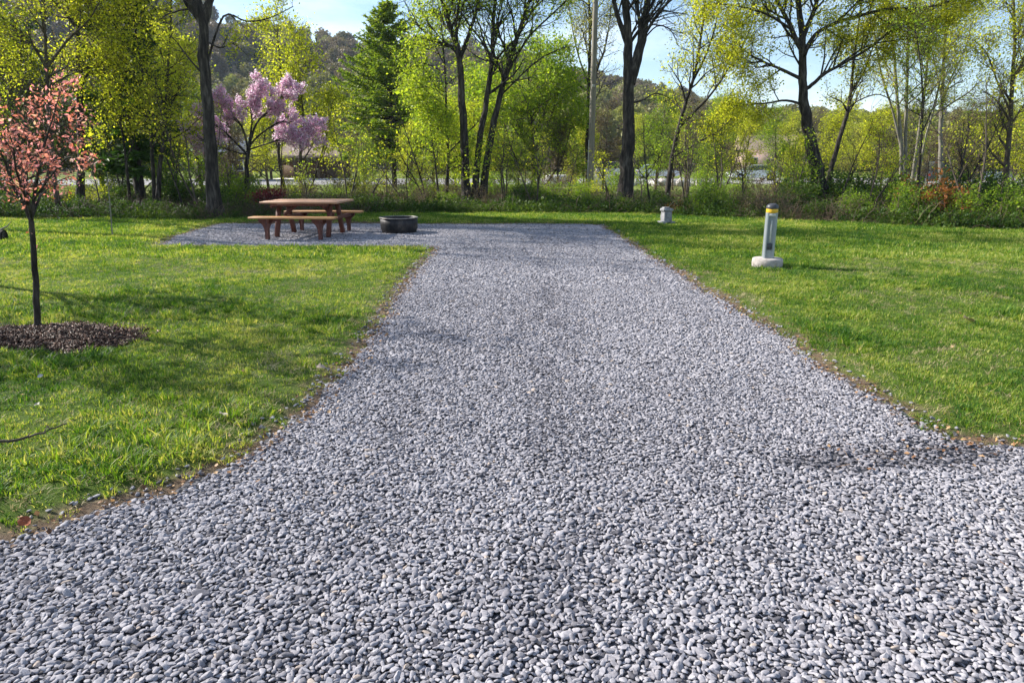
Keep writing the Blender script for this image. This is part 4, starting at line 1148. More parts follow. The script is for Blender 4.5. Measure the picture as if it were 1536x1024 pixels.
def shrub(kind, px, D, s, where):
    x = W(px, 320, D)[0]
    loc = (x, D, -0.04)
    lab = words[kind] + ' ' + where
    if kind not in used:
        used.add(kind); r = shr[kind]; r.location = loc; r['label'] = lab
    else: r = copy_tree(shr[kind], loc, srs.uniform(0, 6.28), (1, 1, 1), lab)
    r.rotation_euler[2] = srs.uniform(0, 6.28)
    r.scale = (s * srs.uniform(0.95, 1.2), s * srs.uniform(0.95, 1.2), s)
srs = random.Random(12)
shrub('red', 408, 22.3, 0.95, 'behind the left end of the picnic table')
shrub('rust', 1400, 19.0, 1.0, 'on the wood edge right of the bollard')
shrub('rust', 1015, 21.6, 0.35, 'low beside the marker stone')
marks = [(-80, 'beyond the left edge'), (0, 'at the left edge'), (60, 'behind the pink sapling'), (125, 'below the slim straight trunk'), (190, 'behind the thin bare whip'), (255, 'left of the thick leaning trunk'),
         (335, 'beside the thick leaning trunk'), (380, 'below the blossom tree'), (440, 'behind the picnic table'), (500, 'behind the right end of the picnic table'), (560, 'behind the fire ring, to its left'), (610, 'behind the fire ring, to its right'),
         (665, 'at the foot of the thin dark stem'), (715, 'at the foot of the three dark trunks'), (770, 'right of the three dark trunks'), (825, 'below the round green tree'), (880, 'around the foot of the utility pole'), (935, 'at the foot of the thick forked trunk'),
         (990, 'behind the marker stone'), (1045, 'right of the marker stone'), (1100, 'left of the bollard'), (1155, 'behind the bollard'), (1215, 'at the foot of the large spreading tree'), (1275, 'right of the large spreading tree'),
         (1335, 'below the pale stem clump'), (1390, 'by the thin dark stem'), (1450, 'left of the right-edge tree'), (1510, 'at the right-edge tree'), (1590, 'beyond the right edge')]
rows = ['in the front row', 'in the second row', 'in the back row']
for j, (px, wh) in enumerate(marks):
    for r_ in range(3):
        x0 = W(px, 320, 22)[0]
        D = float(lawn_far(np.array([W(px, 320, 20)[0]]))[0]) + 0.9 + r_ * 2.6 + srs.uniform(-0.4, 0.7)
        if px < 330: kind = srs.choice(['deep', 'deep', 'green'] if r_ == 0 else ['green', 'deep', 'yellow', 'deep'])
        elif px < 420: kind = srs.choice(['deep', 'green', 'green'])
        elif px < 700: kind = ['twiggy', 'green', 'twiggy'][r_] if j % 2 else ['green', 'twiggy', 'yellow'][r_]
        elif px < 1200: kind = srs.choice(['green', 'deep', 'deep', 'twiggy', 'green']) if r_ < 2 else srs.choice(['yellow', 'twiggy', 'green'])
        else: kind = srs.choice(['deep', 'deep', 'green', 'twiggy'])
        s = (0.50, 0.62, 0.78)[r_] * srs.uniform(0.75, 1.25) * (1.25 if px < 340 or px > 1180 else 1.0)
        shrub(kind, px + srs.uniform(-16, 16), D, s, wh + ', ' + rows[r_])

def sapling(x, y, H, seed, label):
    rng = np.random.default_rng(seed)
    r = empty('thin_sapling', (x, y, -0.06), rng.uniform(0, 6), label=label, cat='sapling', group='thin saplings in the wood edge')
    st = MB(); tips = []
    for k in range(rng.integers(1, 4)):
        P = curve_pts(np.array([0.06 * k, 0.03 * k, 0]), np.array([rng.normal(0, .22), rng.normal(0, .12), 1.0]), H * rng.uniform(0.75, 1.0), 8, rng, 0.09, 0.05)
        R_ = np.linspace(0.022 + 0.004 * H, 0.006, 9); st.add(*tube_vf(P, R_, 6))
        sprout(st, tips, P, R_, rng, 9, H * 0.34, 1, ang=(25, 60), up=0.06, t0=0.3, nn=(4,), sides=4, minr=0.004)
    st.build('stems', M['bark_mid'] if seed % 3 else M['bark'], r, smooth=True)
    cr = MB(); leaf_cards(cr, tips, rng, per=(0.2, 0.9, 1.6)[seed % 3], size=0.058, spread=0.1, tmean=0.6); cr.build('crown', M['leaf_green'] if seed % 2 else M['leaf_yellow'], r)
    return r
sp = [(30, 'at the left edge behind the pink sapling'), (150, 'right of the slim straight trunk'), (180, 'above the thin bare whip'), (275, 'left of the thick leaning trunk'), (300, 'hard against the thick leaning trunk'), (345, 'between the thick leaning trunk and the blossom tree'),
      (420, 'just right of the blossom tree'), (462, 'above the middle of the picnic table'), (520, 'above the right end of the picnic table'), (548, 'behind the gap between table and fire ring'), (578, 'directly behind the fire ring'), (615, 'just right of the fire ring'), (640, 'left of the thin dark stem'),
      (760, 'right of the three dark trunks'), (800, 'below the round green tree'), (850, 'left of the utility pole'), (912, 'between the utility pole and the forked trunk'), (960, 'right of the thick forked trunk'), (978, 'left of the leaning slim tree'), (1030, 'right of the marker stone'),
      (1075, 'midway from marker stone to bollard'), (1118, 'left of the bollard'), (1160, 'right behind the bollard'), (1190, 'left of the large spreading tree'), (1262, 'right of the large spreading tree'), (1300, 'left of the pale stem clump'), (1335, 'in front of the pale stem clump'),
      (1435, 'right of the straight pale trunk'), (1470, 'left of the right-edge tree'), (1530, 'right of the right-edge tree')]
for k, (px, wh) in enumerate(sp):
    y = float(lawn_far(np.array([W(px, 300, 21)[0]]))[0]) + 0.8 + 4.5 * random.Random(k).random()
    sapling(W(px, 300, y)[0], y, 1.9 + 2.2 * random.Random(k + 50).random(), 1200 + k, 'thin wild sapling ' + wh)

# low undergrowth: one mass of brambles, weeds and dead stalks
def build_undergrowth():
    rng = np.random.default_rng(55)
    protos = []
    for k in range(3):
        t = tuft(600 + k, 40, 0.34, 0.02, 0.22, 0.9, M['ug_green'], 2); protos.append(t)
    for k in range(3):
        mb = MB(); r2 = np.random.default_rng(640 + k); tips = []
        for j in range(9):
            a = r2.uniform(0, 6.28)
            C = curve_pts(np.array([0.1 * math.cos(a), 0.1 * math.sin(a), -0.02]), np.array([math.cos(a), math.sin(a), 1.3]), 0.5, 5, r2, 0.25, -0.12); tips.append(C)
        leaf_cards(mb, tips, r2, 5, 0.065, 0.06, tmean=0.0, tvar=0.3); protos.append(mb.build('weed', M['ug_green']))
    for k in range(2):
        mb = MB(); r2 = np.random.default_rng(660 + k)
        for j in range(16):
            a = r2.uniform(0, 6.28)
            C = curve_pts(np.array([0.15 * math.cos(a), 0.15 * math.sin(a), -0.02]), np.array([math.cos(a), math.sin(a), r2.uniform(0.3, 2)]), r2.uniform(0.4, 0.9), 5, r2, 0.3, -0.1)
            mb.add(*tube_vf(C, np.linspace(0.006, 0.003, 6), 3), 0.0)
        protos.append(mb.build('bramble', M['ug_brown']))
    n = 9000
    x = rng.uniform(-26, 24, n); y = lawn_far(x) - 0.15 + rng.random(n) ** 1.5 * 9
    k = np.abs(x) < y * 0.82 + 2; x = x[k]; y = y[k]; n = len(x)
    c = fbm(x * 0.5, y * 0.5 + 20)
    pick = np.where(rng.random(n) < np.clip(0.38 + 2.2 * (c - 0.5), 0.12, 0.75), rng.integers(6, 8, n), rng.integers(0, 6, n))
    s = rng.uniform(0.5, 1.2, n)
    o = gn_scatter('undergrowth', np.stack([x, y, np.full(n, -0.03)], 1), np.stack([rng.normal(0, .1, n), rng.normal(0, .1, n), rng.uniform(0, 6.28, n)], 1), np.stack([s, s, s], 1), pick, np.clip(0.4 + 0.9 * (fbm(x * 0.9, y * 0.9) - 0.5) + rng.normal(0, .1, n), 0, 1), protos, 'undergrowth_shapes')
    tag(o, 'tangled green weeds and brown brambles under the trees', 'undergrowth', kind='stuff')
M['ug_green'] = leaf_mat('weed_leaf', [(0.0, (0.015, 0.045, 0.008)), (0.5, (0.06, 0.11, 0.014)), (1.0, (0.17, 0.22, 0.03))], 0.4, 1.3, inst=True)
M['ug_brown'] = leaf_mat('dead_stalk', [(0.0, (0.06, 0.04, 0.025)), (1.0, (0.24, 0.17, 0.12))], 0.05, 1.0, inst=True)
build_undergrowth()

# ------------------------------------------------------------------ pink sapling
def pink_sapling():
    D = G(57, 497)[1]
    traced_tree('flowering_sapling', 'young tree with salmon-pink leaves and blossom standing in the mulch bed', D,
      [dict(px=[(57, 499), (55, 450), (51, 390), (47, 332)], r0=0.033, r1=0.024, n=0, L=0.3),
       dict(px=[(47, 334), (36, 306), (20, 280), (6, 240), (-8, 210, -0.2), (-20, 182, -0.3)], r0=0.020, r1=0.004, n=14, L=0.42, lvl=1, t0=0.12),
       dict(px=[(47, 332), (52, 290), (60, 240), (72, 200), (82, 168), (90, 138)], r0=0.020, r1=0.003, n=16, L=0.42, lvl=1, t0=0.12),
       dict(px=[(48, 325), (60, 295, 0.2), (78, 250, 0.4), (100, 215, 0.5), (116, 190, 0.6)], r0=0.015, r1=0.003, n=13, L=0.40, lvl=1, t0=0.12),
       dict(px=[(47, 320), (38, 270, 0.3), (44, 220, 0.5), (38, 190, 0.6), (34, 164, 0.7)], r0=0.015, r1=0.003, n=14, L=0.40, lvl=1, t0=0.12),
       dict(px=[(48, 328), (40, 300, -0.3), (24, 255, -0.5), (20, 220, -0.6), (10, 190, -0.7)], r0=0.015, r1=0.003, n=14, L=0.38, lvl=1, t0=0.12),
       dict(px=[(50, 300, 0), (72, 270, -0.3), (96, 240, -0.5), (110, 235, -0.6)], r0=0.010, r1=0.003, n=9, L=0.32, lvl=1, t0=0.15),
       dict(px=[(30, 298, 0), (8, 285, 0.1), (-20, 260, 0.2), (-50, 235, 0.2)], r0=0.010, r1=0.003, n=10, L=0.35, lvl=1, t0=0.1)],
      M['salmon'], M['bark'], 41, dict(per=1.25, size=0.036, spread=0.026, aspect=0.45, droop=0.01, tmean=0.45, tvar=0.28), dict(ang=(25, 60), up=0.05, nn=(4,), taper=0.5, minr=0.002, sides=4), flare=False)
pink_sapling()

# thin bare whip in the lawn on the left
def whip():
    b = G(169, 356); D = b[1]
    traced_tree('bare_whip', 'thin pale bare sapling whip on the lawn right of the pink sapling', D,
      [dict(px=[(169, 358), (166, 320), (163, 285), (161, 262)], r0=0.016, r1=0.008, n=3, L=0.3, lvl=0),
       dict(px=[(163, 285), (170, 275), (175, 262)], r0=0.007, r1=0.003, n=2, L=0.2, lvl=0)],
      M['leaf_yellow'], M['bark_pale'], 43, dict(per=0.35, size=0.04, spread=0.02), dict(minr=0.003), flare=False)
whip()

# ------------------------------------------------------------------ trees to the left of the view; their shade lies on the left lawn
def side_tree(x, y, H, w, seed, label):
    return make_tree('shade_tree', label, (x, y, 0.0), H, w, M['leaf_yellow'], M['bark'], seed, dict(per=0.6 if H > 10 else 0.5, size=0.10, spread=0.2), 0.35)
side_tree(-15.6, 17.6, 12.5, 2.9, 901, 'tall budding tree by the wood edge outside the left edge of the frame')
side_tree(-18.5, 21.5, 14.5, 3.2, 904, 'tallest budding tree at the wood edge, farther outside the left edge')
side_tree(-8.3, 9.4, 5.0, 1.6, 902, 'small budding tree on the lawn outside the left edge, farther one')
side_tree(-8.4, 7.2, 4.6, 1.5, 903, 'small budding tree on the lawn outside the left edge, nearest one')

# ------------------------------------------------------------------ picnic table
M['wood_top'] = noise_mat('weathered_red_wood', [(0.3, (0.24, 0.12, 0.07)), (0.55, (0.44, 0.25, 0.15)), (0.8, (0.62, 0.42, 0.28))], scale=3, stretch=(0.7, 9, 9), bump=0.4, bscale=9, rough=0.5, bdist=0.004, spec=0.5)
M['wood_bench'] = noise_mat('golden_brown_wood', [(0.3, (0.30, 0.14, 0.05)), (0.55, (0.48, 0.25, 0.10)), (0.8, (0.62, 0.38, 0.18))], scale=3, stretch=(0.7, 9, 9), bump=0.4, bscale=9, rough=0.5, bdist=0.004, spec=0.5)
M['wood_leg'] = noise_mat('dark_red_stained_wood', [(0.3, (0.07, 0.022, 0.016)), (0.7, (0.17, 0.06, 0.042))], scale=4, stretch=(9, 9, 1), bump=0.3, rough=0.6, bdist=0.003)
M['bolt'] = plain('steel_bolt', (0.25, 0.25, 0.26), 0.4, 0.9)
def picnic_table():
    rz = math.radians(-4.5)
    r = empty('picnic_table', (-4.57, 15.62, 0.0), rz, label='red-brown wooden picnic table with two attached benches on the gravel', cat='picnic table')
    H = 0.77
    top = MB()
    nb = 7; wd = 1.24 / nb
    rng = np.random.default_rng(5)
    for k in range(nb):
        y = -0.62 + wd * (k + 0.5)
        v, f = box_vf(rng.normal(0, 0.006), y, H - 0.022 + rng.normal(0, 0.0015), 1.72 + rng.normal(0, 0.008), wd - 0.007, 0.042, 0.006)
        top.add(v, f)
    top.build('tabletop', M['wood_top'], r)
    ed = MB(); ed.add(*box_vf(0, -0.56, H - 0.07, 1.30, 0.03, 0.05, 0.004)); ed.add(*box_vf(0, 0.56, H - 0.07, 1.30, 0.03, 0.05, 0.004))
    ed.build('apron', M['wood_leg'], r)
    for s in (-1, 1):
        b = MB()
        for q in (-1, 1):
            b.add(*box_vf(0, s * 0.95 + q * 0.074, 0.455, 1.86, 0.140, 0.042, 0.007))
        b.build('bench_seat', M['wood_bench'], r)
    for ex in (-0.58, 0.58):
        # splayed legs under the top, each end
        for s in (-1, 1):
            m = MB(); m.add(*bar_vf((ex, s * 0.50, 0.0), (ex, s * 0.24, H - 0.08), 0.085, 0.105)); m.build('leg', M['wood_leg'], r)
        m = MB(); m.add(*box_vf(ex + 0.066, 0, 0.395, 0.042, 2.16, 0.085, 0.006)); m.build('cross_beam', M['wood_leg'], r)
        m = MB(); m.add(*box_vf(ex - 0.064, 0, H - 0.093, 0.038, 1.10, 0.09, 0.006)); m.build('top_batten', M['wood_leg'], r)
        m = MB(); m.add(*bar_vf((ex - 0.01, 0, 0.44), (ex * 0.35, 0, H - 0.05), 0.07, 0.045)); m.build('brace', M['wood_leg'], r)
        for s in (-1, 1):
            # tapered bench foot with curved gussets along the bench
            pr = [(-0.17, 0.434), (0.17, 0.434), (0.15, 0.37), (0.075, 0.30), (0.045, 0.22), (0.037, 0.12), (0.037, 0.0), (-0.037, 0.0), (-0.037, 0.12), (-0.045, 0.22), (-0.075, 0.30), (-0.15, 0.37)]
            n = len(pr); t = 0.038
            V = np.array([(x, -t, z) for x, z in pr] + [(x, t, z) for x, z in pr]) + [ex, s * 0.98, 0]
            m = MB()
            m.add(V, np.array([[k, (k + 1) % n, (k + 1) % n + n, k + n] for k in range(n)]))
            L = len(m.v[0])
            # side faces as quads between mirrored profile points
            qs = []
            for a, b2 in ((0, 1),):
                pass
            order = [(0, 1, 2, 11), (11, 2, 3, 10), (10, 3, 4, 9), (9, 4, 5, 8), (8, 5, 6, 7)]
            fa = np.array([list(o) for o in order]); fb = np.array([[o[3] + n, o[2] + n, o[1] + n, o[0] + n] for o in order])
            m.f.append(fa); m.f.append(fb); m.m.append(np.zeros(10, np.int32))
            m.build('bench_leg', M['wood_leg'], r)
picnic_table()

# ------------------------------------------------------------------ fire ring
def fire_ring():
    M['ring'] = noise_mat('scorched_steel', [(0.3, (0.012, 0.012, 0.014)), (0.55, (0.035, 0.033, 0.035)), (0.75, (0.10, 0.085, 0.075))], scale=6, bump=0.3, bscale=20, rough=0.55, metallic=0.5, bdist=0.005, stretch=(1, 1, 0.5))
    M['rim'] = noise_mat('worn_steel_rim', [(0.35, (0.10, 0.09, 0.085)), (0.7, (0.32, 0.30, 0.28))], scale=10, bump=0.2, rough=0.4, metallic=0.6, bdist=0.003)
    M['ash'] = noise_mat('grey_ash', [(0.3, (0.015, 0.014, 0.013)), (0.7, (0.12, 0.115, 0.11))], scale=12, bump=1, rough=0.95, bdist=0.03)
    p = G(596, 350)
    r = empty('fire_ring', (p[0], p[1] + 0.30, 0.0), label='low round black steel fire ring right of the picnic table', cat='fire ring')
    m = MB(); m.add(*lathe_vf([(0.385, -0.02), (0.405, 0.03), (0.43, 0.10), (0.437, 0.20), (0.437, 0.335), (0.428, 0.335), (0.428, 0.20), (0.42, 0.10), (0.38, 0.03)], 48))
    m.build('ring_wall', M['ring'], r, smooth=True)
    P = [(0.443 * math.cos(a), 0.443 * math.sin(a), 0.338) for a in np.linspace(0, 2 * math.pi, 49)]
    m = MB(); m.add(*lathe_vf([(0.424, 0.333), (0.424, 0.345), (0.430, 0.351), (0.448, 0.351), (0.455, 0.345), (0.455, 0.334), (0.448, 0.329), (0.430, 0.329), (0.424, 0.333)], 48)); m.build('rim', M['rim'], r, smooth=True)
    xs = np.linspace(-0.42, 0.42, 22); X, Y = np.meshgrid(xs, xs); R = np.hypot(X, Y)
    Z = 0.06 + 0.06 * fbm(X * 6 + 20, Y * 6 + 20); k = np.minimum(1, 0.405 / (R + 1e-6))
    i = np.arange(21)[:, None] * 22 + np.arange(21)[None, :]
    m = MB(); m.add(np.stack([X * k, Y * k, Z], -1).reshape(-1, 3), np.stack([i, i + 1, i + 23, i + 22], -1).reshape(-1, 4)); m.build('ash_bed', M['ash'], r)
fire_ring()

# ------------------------------------------------------------------ bollard
def bollard():
    M['concrete'] = noise_mat('rough_concrete', [(0.3, (0.24, 0.21, 0.185)), (0.5, (0.38, 0.34, 0.31)), (0.75, (0.50, 0.47, 0.43))], scale=14, bump=0.9, bscale=60, rough=0.9, bdist=0.006)
    M['post'] = noise_mat('galvanised_grey_paint', [(0.3, (0.22, 0.25, 0.27)), (0.7, (0.36, 0.39, 0.41))], scale=5, bump=0.1, bscale=40, rough=0.42, metallic=0.35, stretch=(1, 1, 0.3), bdist=0.003, spec=0.5)
    M['cap'] = plain('dark_cap', (0.05, 0.052, 0.06), 0.4)
    M['yellow'] = plain('yellow_reflector', (0.72, 0.42, 0.03), 0.35)
    M['plate'] = plain('pale_plate', (0.50, 0.50, 0.46), 0.5)
    p = G(1155, 404)
    r = empty('bollard', (p[0], p[1] + 0.14, 0.0), math.radians(-12), label='grey metal bollard with black cap and yellow band on a round concrete foot', cat='bollard')
    r.scale = (0.90, 0.90, 0.95)
    m = MB(); m.add(*lathe_vf([(0.235, -0.05), (0.252, 0.02), (0.256, 0.10), (0.250, 0.152), (0.238, 0.164), (0.12, 0.171), (0.001, 0.172)], 40)); m.build('concrete_foot', M['concrete'], r, smooth=True)
    # extruded post: rounded rectangle with a long recess on its front
    pr = [(-0.092, -0.050), (-0.086, -0.078), (-0.062, -0.092), (-0.050, -0.092), (-0.046, -0.072), (0.046, -0.072), (0.050, -0.092), (0.062, -0.092), (0.086, -0.078), (0.092, -0.050), (0.092, 0.055), (0.07, 0.088), (0.0, 0.098), (-0.07, 0.088), (-0.092, 0.055)]
    n = len(pr); V = []
    zs = [0.168, 0.80, 0.90]
    for z in zs: V += [(x, y, z) for x, y in pr]
    F = [[q * n + k, q * n + (k + 1) % n, (q + 1) * n + (k + 1) % n, (q + 1) * n + k] for q in range(2) for k in range(n)]
    m = MB(); m.add(np.array(V), np.array(F)); m.build('post', M['post'], r)
    m = MB(); m.add(*box_vf(0, -0.0745, 0.60, 0.026, 0.012, 0.34, 0.003)); m.build('conduit_strip', M['plate'], r)
    m = MB(); m.add(*box_vf(0, -0.078, 0.36, 0.075, 0.012, 0.11, 0.004)); dr = m.build('socket_door', M['cap'], r)
    for sx, sz in ((-0.03, 0.405), (0.03, 0.405), (-0.03, 0.315), (0.03, 0.315)):
        m = MB(); m.add(*box_vf(sx, -0.085, sz, 0.008, 0.004, 0.008)); m.build('screw', M['bolt'], dr)
    m = MB(); m.add(*box_vf(0, -0.086, 0.862, 0.112, 0.012, 0.045, 0.003)); m.build('number_plate', M['plate'], r)
    m = MB(); m.add(*lathe_vf([(0.094, 0.893), (0.0965, 0.900), (0.0965, 0.955), (0.093, 0.962)], 36)); m.build('reflector_band', M['yellow'], r, smooth=True)
    m = MB(); m.add(*lathe_vf([(0.100, 0.958), (0.103, 0.964), (0.102, 0.985), (0.092, 1.010), (0.068, 1.030), (0.035, 1.040), (0.001, 1.043)], 36)); m.build('cap', M['cap'], r, smooth=True)
bollard()

# ------------------------------------------------------------------ marker stone
def marker_stone():
    M['stone'] = noise_mat('grey_rough_stone', [(0.3, (0.13, 0.13, 0.14)), (0.55, (0.27, 0.27, 0.28)), (0.8, (0.42, 0.41, 0.40))], scale=14, bump=0.9, bscale=25, rough=0.9, bdist=0.02)
    p = G(1000, 338)
    r = empty('marker_stone', (p[0], p[1] + 0.1, 0.0), 0.3, label='small weathered grey stone post with a rough foot near the far wood edge', cat='stone post')
    rng = np.random.default_rng(6)
    def rock(cx, cy, cz, sx, sy, sz, seed):
        import bmesh
        bm = bmesh.new(); bmesh.ops.create_cube(bm, size=1.0); bmesh.ops.subdivide_edges(bm, edges=bm.edges[:], cuts=4, use_grid_fill=True)
        V = np.array([v.co[:] for v in bm.verts]); F = [[v.index for v in f.verts] for f in bm.faces]; bm.free()
        q = np.random.default_rng(seed)
        V = V * (1 - 0.16 * (np.linalg.norm(V, axis=1) / 0.866)[:, None] ** 3)
        V = V + q.normal(0, 0.018, V.shape)
        return V * [sx, sy, sz] + [cx, cy, cz], np.array(F)
    m = MB(); m.add(*rock(0, 0, 0.21, 0.24, 0.22, 0.34, 1)); m.build('shaft', M['stone'], r)
    m = MB(); m.add(*rock(0.0, 0, 0.395, 0.29, 0.25, 0.08, 2)); m.add(*rock(-0.03, 0, 0.44, 0.17, 0.16, 0.05, 3)); m.build('cap_stone', M['stone'], r)
    m = MB(); m.add(*rock(-0.13, -0.03, 0.05, 0.18, 0.26, 0.13, 4)); m.add(*rock(0.14, -0.01, 0.045, 0.15, 0.24, 0.11, 5)); m.add(*rock(0.0, 0.08, 0.04, 0.3, 0.2, 0.1, 9)); m.build('foot_stones', M['stone'], r)
marker_stone()

# ------------------------------------------------------------------ utility pole
def pole():
    M['pole'] = noise_mat('weathered_grey_pole', [(0.3, (0.16, 0.14, 0.11)), (0.6, (0.30, 0.27, 0.22)), (0.8, (0.42, 0.39, 0.33))], scale=4, stretch=(6, 6, 0.5), bump=0.5, bscale=12, rough=0.85, bdist=0.01)
    p = G(885, 299)
    r = empty('utility_pole', (p[0], p[1], -0.08), label='tall pale grey wooden utility pole rising behind the end of the gravel', cat='pole')
    m = MB(); m.add(*tube_vf(np.array([[0, 0, z] for z in np.linspace(0, 11.4, 12)]), np.linspace(0.145, 0.095, 12), 18)); m.add(*lathe_vf([(0.095, 11.4), (0.05, 11.43), (0.001, 11.44)], 18)); m.build('pole_shaft', M['pole'], r, smooth=True)
    m = MB(); m.add(*tube_vf(np.array([[-0.135, -0.05, 0.0], [-0.125, -0.045, 2.6]]), np.array([0.022, 0.022]), 8)); m.build('cable_guard', M['plate'], r, smooth=True)
    m = MB(); m.add(*box_vf(0.0, -0.118, 4.8, 0.12, 0.03, 0.10, 0.006)); m.build('pole_tag', M['plate'], r)
    m = MB(); m.add(*box_vf(0, -0.13, 10.8, 1.8, 0.09, 0.11, 0.01)); m.build('crossarm', M['pole'], r)
    for q in (-0.8, -0.3, 0.8):
        m = MB(); m.add(*lathe_vf([(0.02, 10.85), (0.02, 10.92), (0.045, 10.93), (0.05, 10.98), (0.03, 11.02), (0.001, 11.03)], 12, q, -0.13)); m.build('insulator', M['cap'], r, smooth=True)
pole()

# ------------------------------------------------------------------ road, boulders, barriers, cars, shelter beyond the trees
def far_things():
    rm = noise_mat('pale_road', [(0.3, (0.20, 0.19, 0.185)), (0.7, (0.31, 0.30, 0.28))], scale=0.6, bump=0.2, rough=0.9)
    V = []; F = []
    xs = np.linspace(-120, 120, 50); rng = np.random.default_rng(2)
    c = 64 + 3 * np.sin(xs / 40)
    for x, y in zip(xs, c): V += [(x, y - 9.5, -0.080), (x, y + 9.5, -0.080)]
    F = [[2 * k, 2 * k + 2, 2 * k + 3, 2 * k + 1] for k in range(49)]
    o = MB().add(np.array(V), np.array(F)).build('road', rm); tag(o, kind='structure')
    # boulders along the near side of the road
    bmn = noise_mat('pale_limestone', [(0.3, (0.36, 0.33, 0.30)), (0.6, (0.55, 0.51, 0.47)), (0.8, (0.68, 0.65, 0.61))], scale=1.6, bump=0.8, bscale=5, rough=0.9, bdist=0.05)
    import bmesh
    protos_ = []
    for s in range(4):
        bm = bmesh.new(); bmesh.ops.create_icosphere(bm, subdivisions=3, radius=0.5)
        q = np.random.default_rng(70 + s); Vv = np.array([v.co[:] for v in bm.verts])
        for k in range(12):
            pl = q.normal(size=3); pl /= np.linalg.norm(pl); h = q.uniform(0.28, 0.42); dd = Vv @ pl - h; Vv -= np.clip(dd, 0, None)[:, None] * pl * 0.9
        Vv = Vv * [1.2, 0.9, 0.85]
        for v, cc in zip(bm.verts, Vv): v.co = cc
        me = bpy.data.meshes.new('boulder'); bm.to_mesh(me); bm.free(); me.materials.append(bmn); protos_.append(me)
    q = random.Random(8); cnt = [0, 0]
    ORD = ['first', 'second', 'third', 'fourth', 'fifth', 'sixth', 'seventh', 'eighth', 'ninth', 'tenth', 'eleventh', 'twelfth', 'thirteenth', 'fourteenth', 'fifteenth', 'sixteenth', 'seventeenth', 'eighteenth', 'nineteenth', 'twentieth', 'twenty-first', 'twenty-second', 'twenty-third', 'twenty-fourth', 'twenty-fifth', 'twenty-sixth', 'twenty-seventh', 'twenty-eighth']
    for k, px in enumerate(list(np.arange(945, 1090, 9.5)) + list(np.arange(1290, 1545, 9.5))):
        D = 51 + q.uniform(-0.8, 0.8) - (px > 1200) * 6
        x = W(px + q.uniform(-3, 3), 270, D)[0]
        o = bpy.data.objects.new('boulder', protos_[k % 4]); COL.objects.link(o)
        s = q.uniform(0.55, 1.15); o.location = (x, D, 0.12 * s); o.scale = (s, s, s * q.uniform(0.7, 1.1)); o.rotation_euler = (q.uniform(-.2, .2), 0, q.uniform(0, 6.28))
        side = 'left' if px < 1200 else 'right'
        i2 = 0 if px < 1200 else 1; cnt[i2] += 1
        tag(o, ORD[cnt[i2] - 1] + ' pale boulder from the left in the roadside row ' + ('left' if px < 1200 else 'right') + ' of the large spreading tree', 'boulder', 'pale boulders along the road, ' + side + ' stretch')
    # two white concrete barriers
    wm = noise_mat('whitewashed_block', [(0.3, (0.55, 0.52, 0.50)), (0.7, (0.75, 0.72, 0.70))], scale=2, bump=0.2, rough=0.8)
    for px, w, lab in ((900, 1.9, 'white low concrete block right of the utility pole, beside the road'), (842, 2.2, 'white low concrete block left of the utility pole, beside the road')):
        p = W(px, 270, 50)
        v, f = box_vf(0, 0, 0.36, w, 0.5, 0.86, 0.06)
        o = MB().add(v, f).build('concrete_block', wm); o.location = (p[0], p[1], -0.08); tag(o, lab, 'concrete block')
    # cars
    glass = plain('car_glass', (0.03, 0.035, 0.04), 0.1, 0.0, 0, 0.05); tyre = plain('tyre_rubber', (0.02, 0.02, 0.02), 0.8)
    rimm = plain('wheel_rim', (0.4, 0.4, 0.42), 0.3, 0.8); lampm = plain('car_lamp', (0.7, 0.7, 0.68), 0.2); red = plain('tail_lamp', (0.4, 0.02, 0.02), 0.3)
    def car(px, D, rz, paint, label, suv=False):
        p = W(px, 262, D)
        r = empty('parked_car', (p[0], p[1], -0.08), rz, label=label, cat='car', group='cars parked beyond the trees')
        h = 0.18 if suv else 0.0
        pr = [(-2.2, 0.35), (-2.22, 0.62), (-2.12, 0.88 + h * .6), (-1.0 - 0.9 * (h > 0), 0.95 + h * .6), (1.0, 0.93 + h * .6), (1.95, 0.80 + h * .5), (2.2, 0.62), (2.22, 0.38), (1.9, 0.25), (-1.9, 0.25)]
        def slab(pr, wid, taper, name, mat, zc):
            n = len(pr); V = [(x, -wid, z) for x, z in pr] + [(x, wid, z) for x, z in pr]
            V = np.array(V); V[:, 1] *= 1 - taper * np.clip((V[:, 2] - zc), 0, 1)
            me = bpy.data.meshes.new(name)
            me.from_pydata([tuple(v) for v in V], [], [list(range(n))[::-1], list(range(n, 2 * n))] + [[k, (k + 1) % n, (k + 1) % n + n, k + n] for k in range(n)])
            me.materials.append(mat); o = bpy.data.objects.new(name, me); COL.objects.link(o); o.parent = r; return o
        pm = plain('car_paint', paint, 0.25, 0.3, 0, 0.03)
        slab(pr, 0.88, 0.1, 'body', pm, 0.6)
        t = 0.95 + h * .6; tp = 1.42 + h * 1.6
        gl = [(-1.75 - .3 * (h > 0), t - 0.01), (-1.25 - .6 * (h > 0), tp - 0.05), (0.1, tp - 0.05), (0.95, t - 0.02)]
        slab(gl, 0.80, 0.45, 'windows', glass, t)
        slab([(-1.2 - .6 * (h > 0), tp - 0.055), (-1.05 - .6 * (h > 0), tp), (-0.05, tp), (0.14, tp - 0.055)], 0.66, 0.1, 'roof', pm, tp)
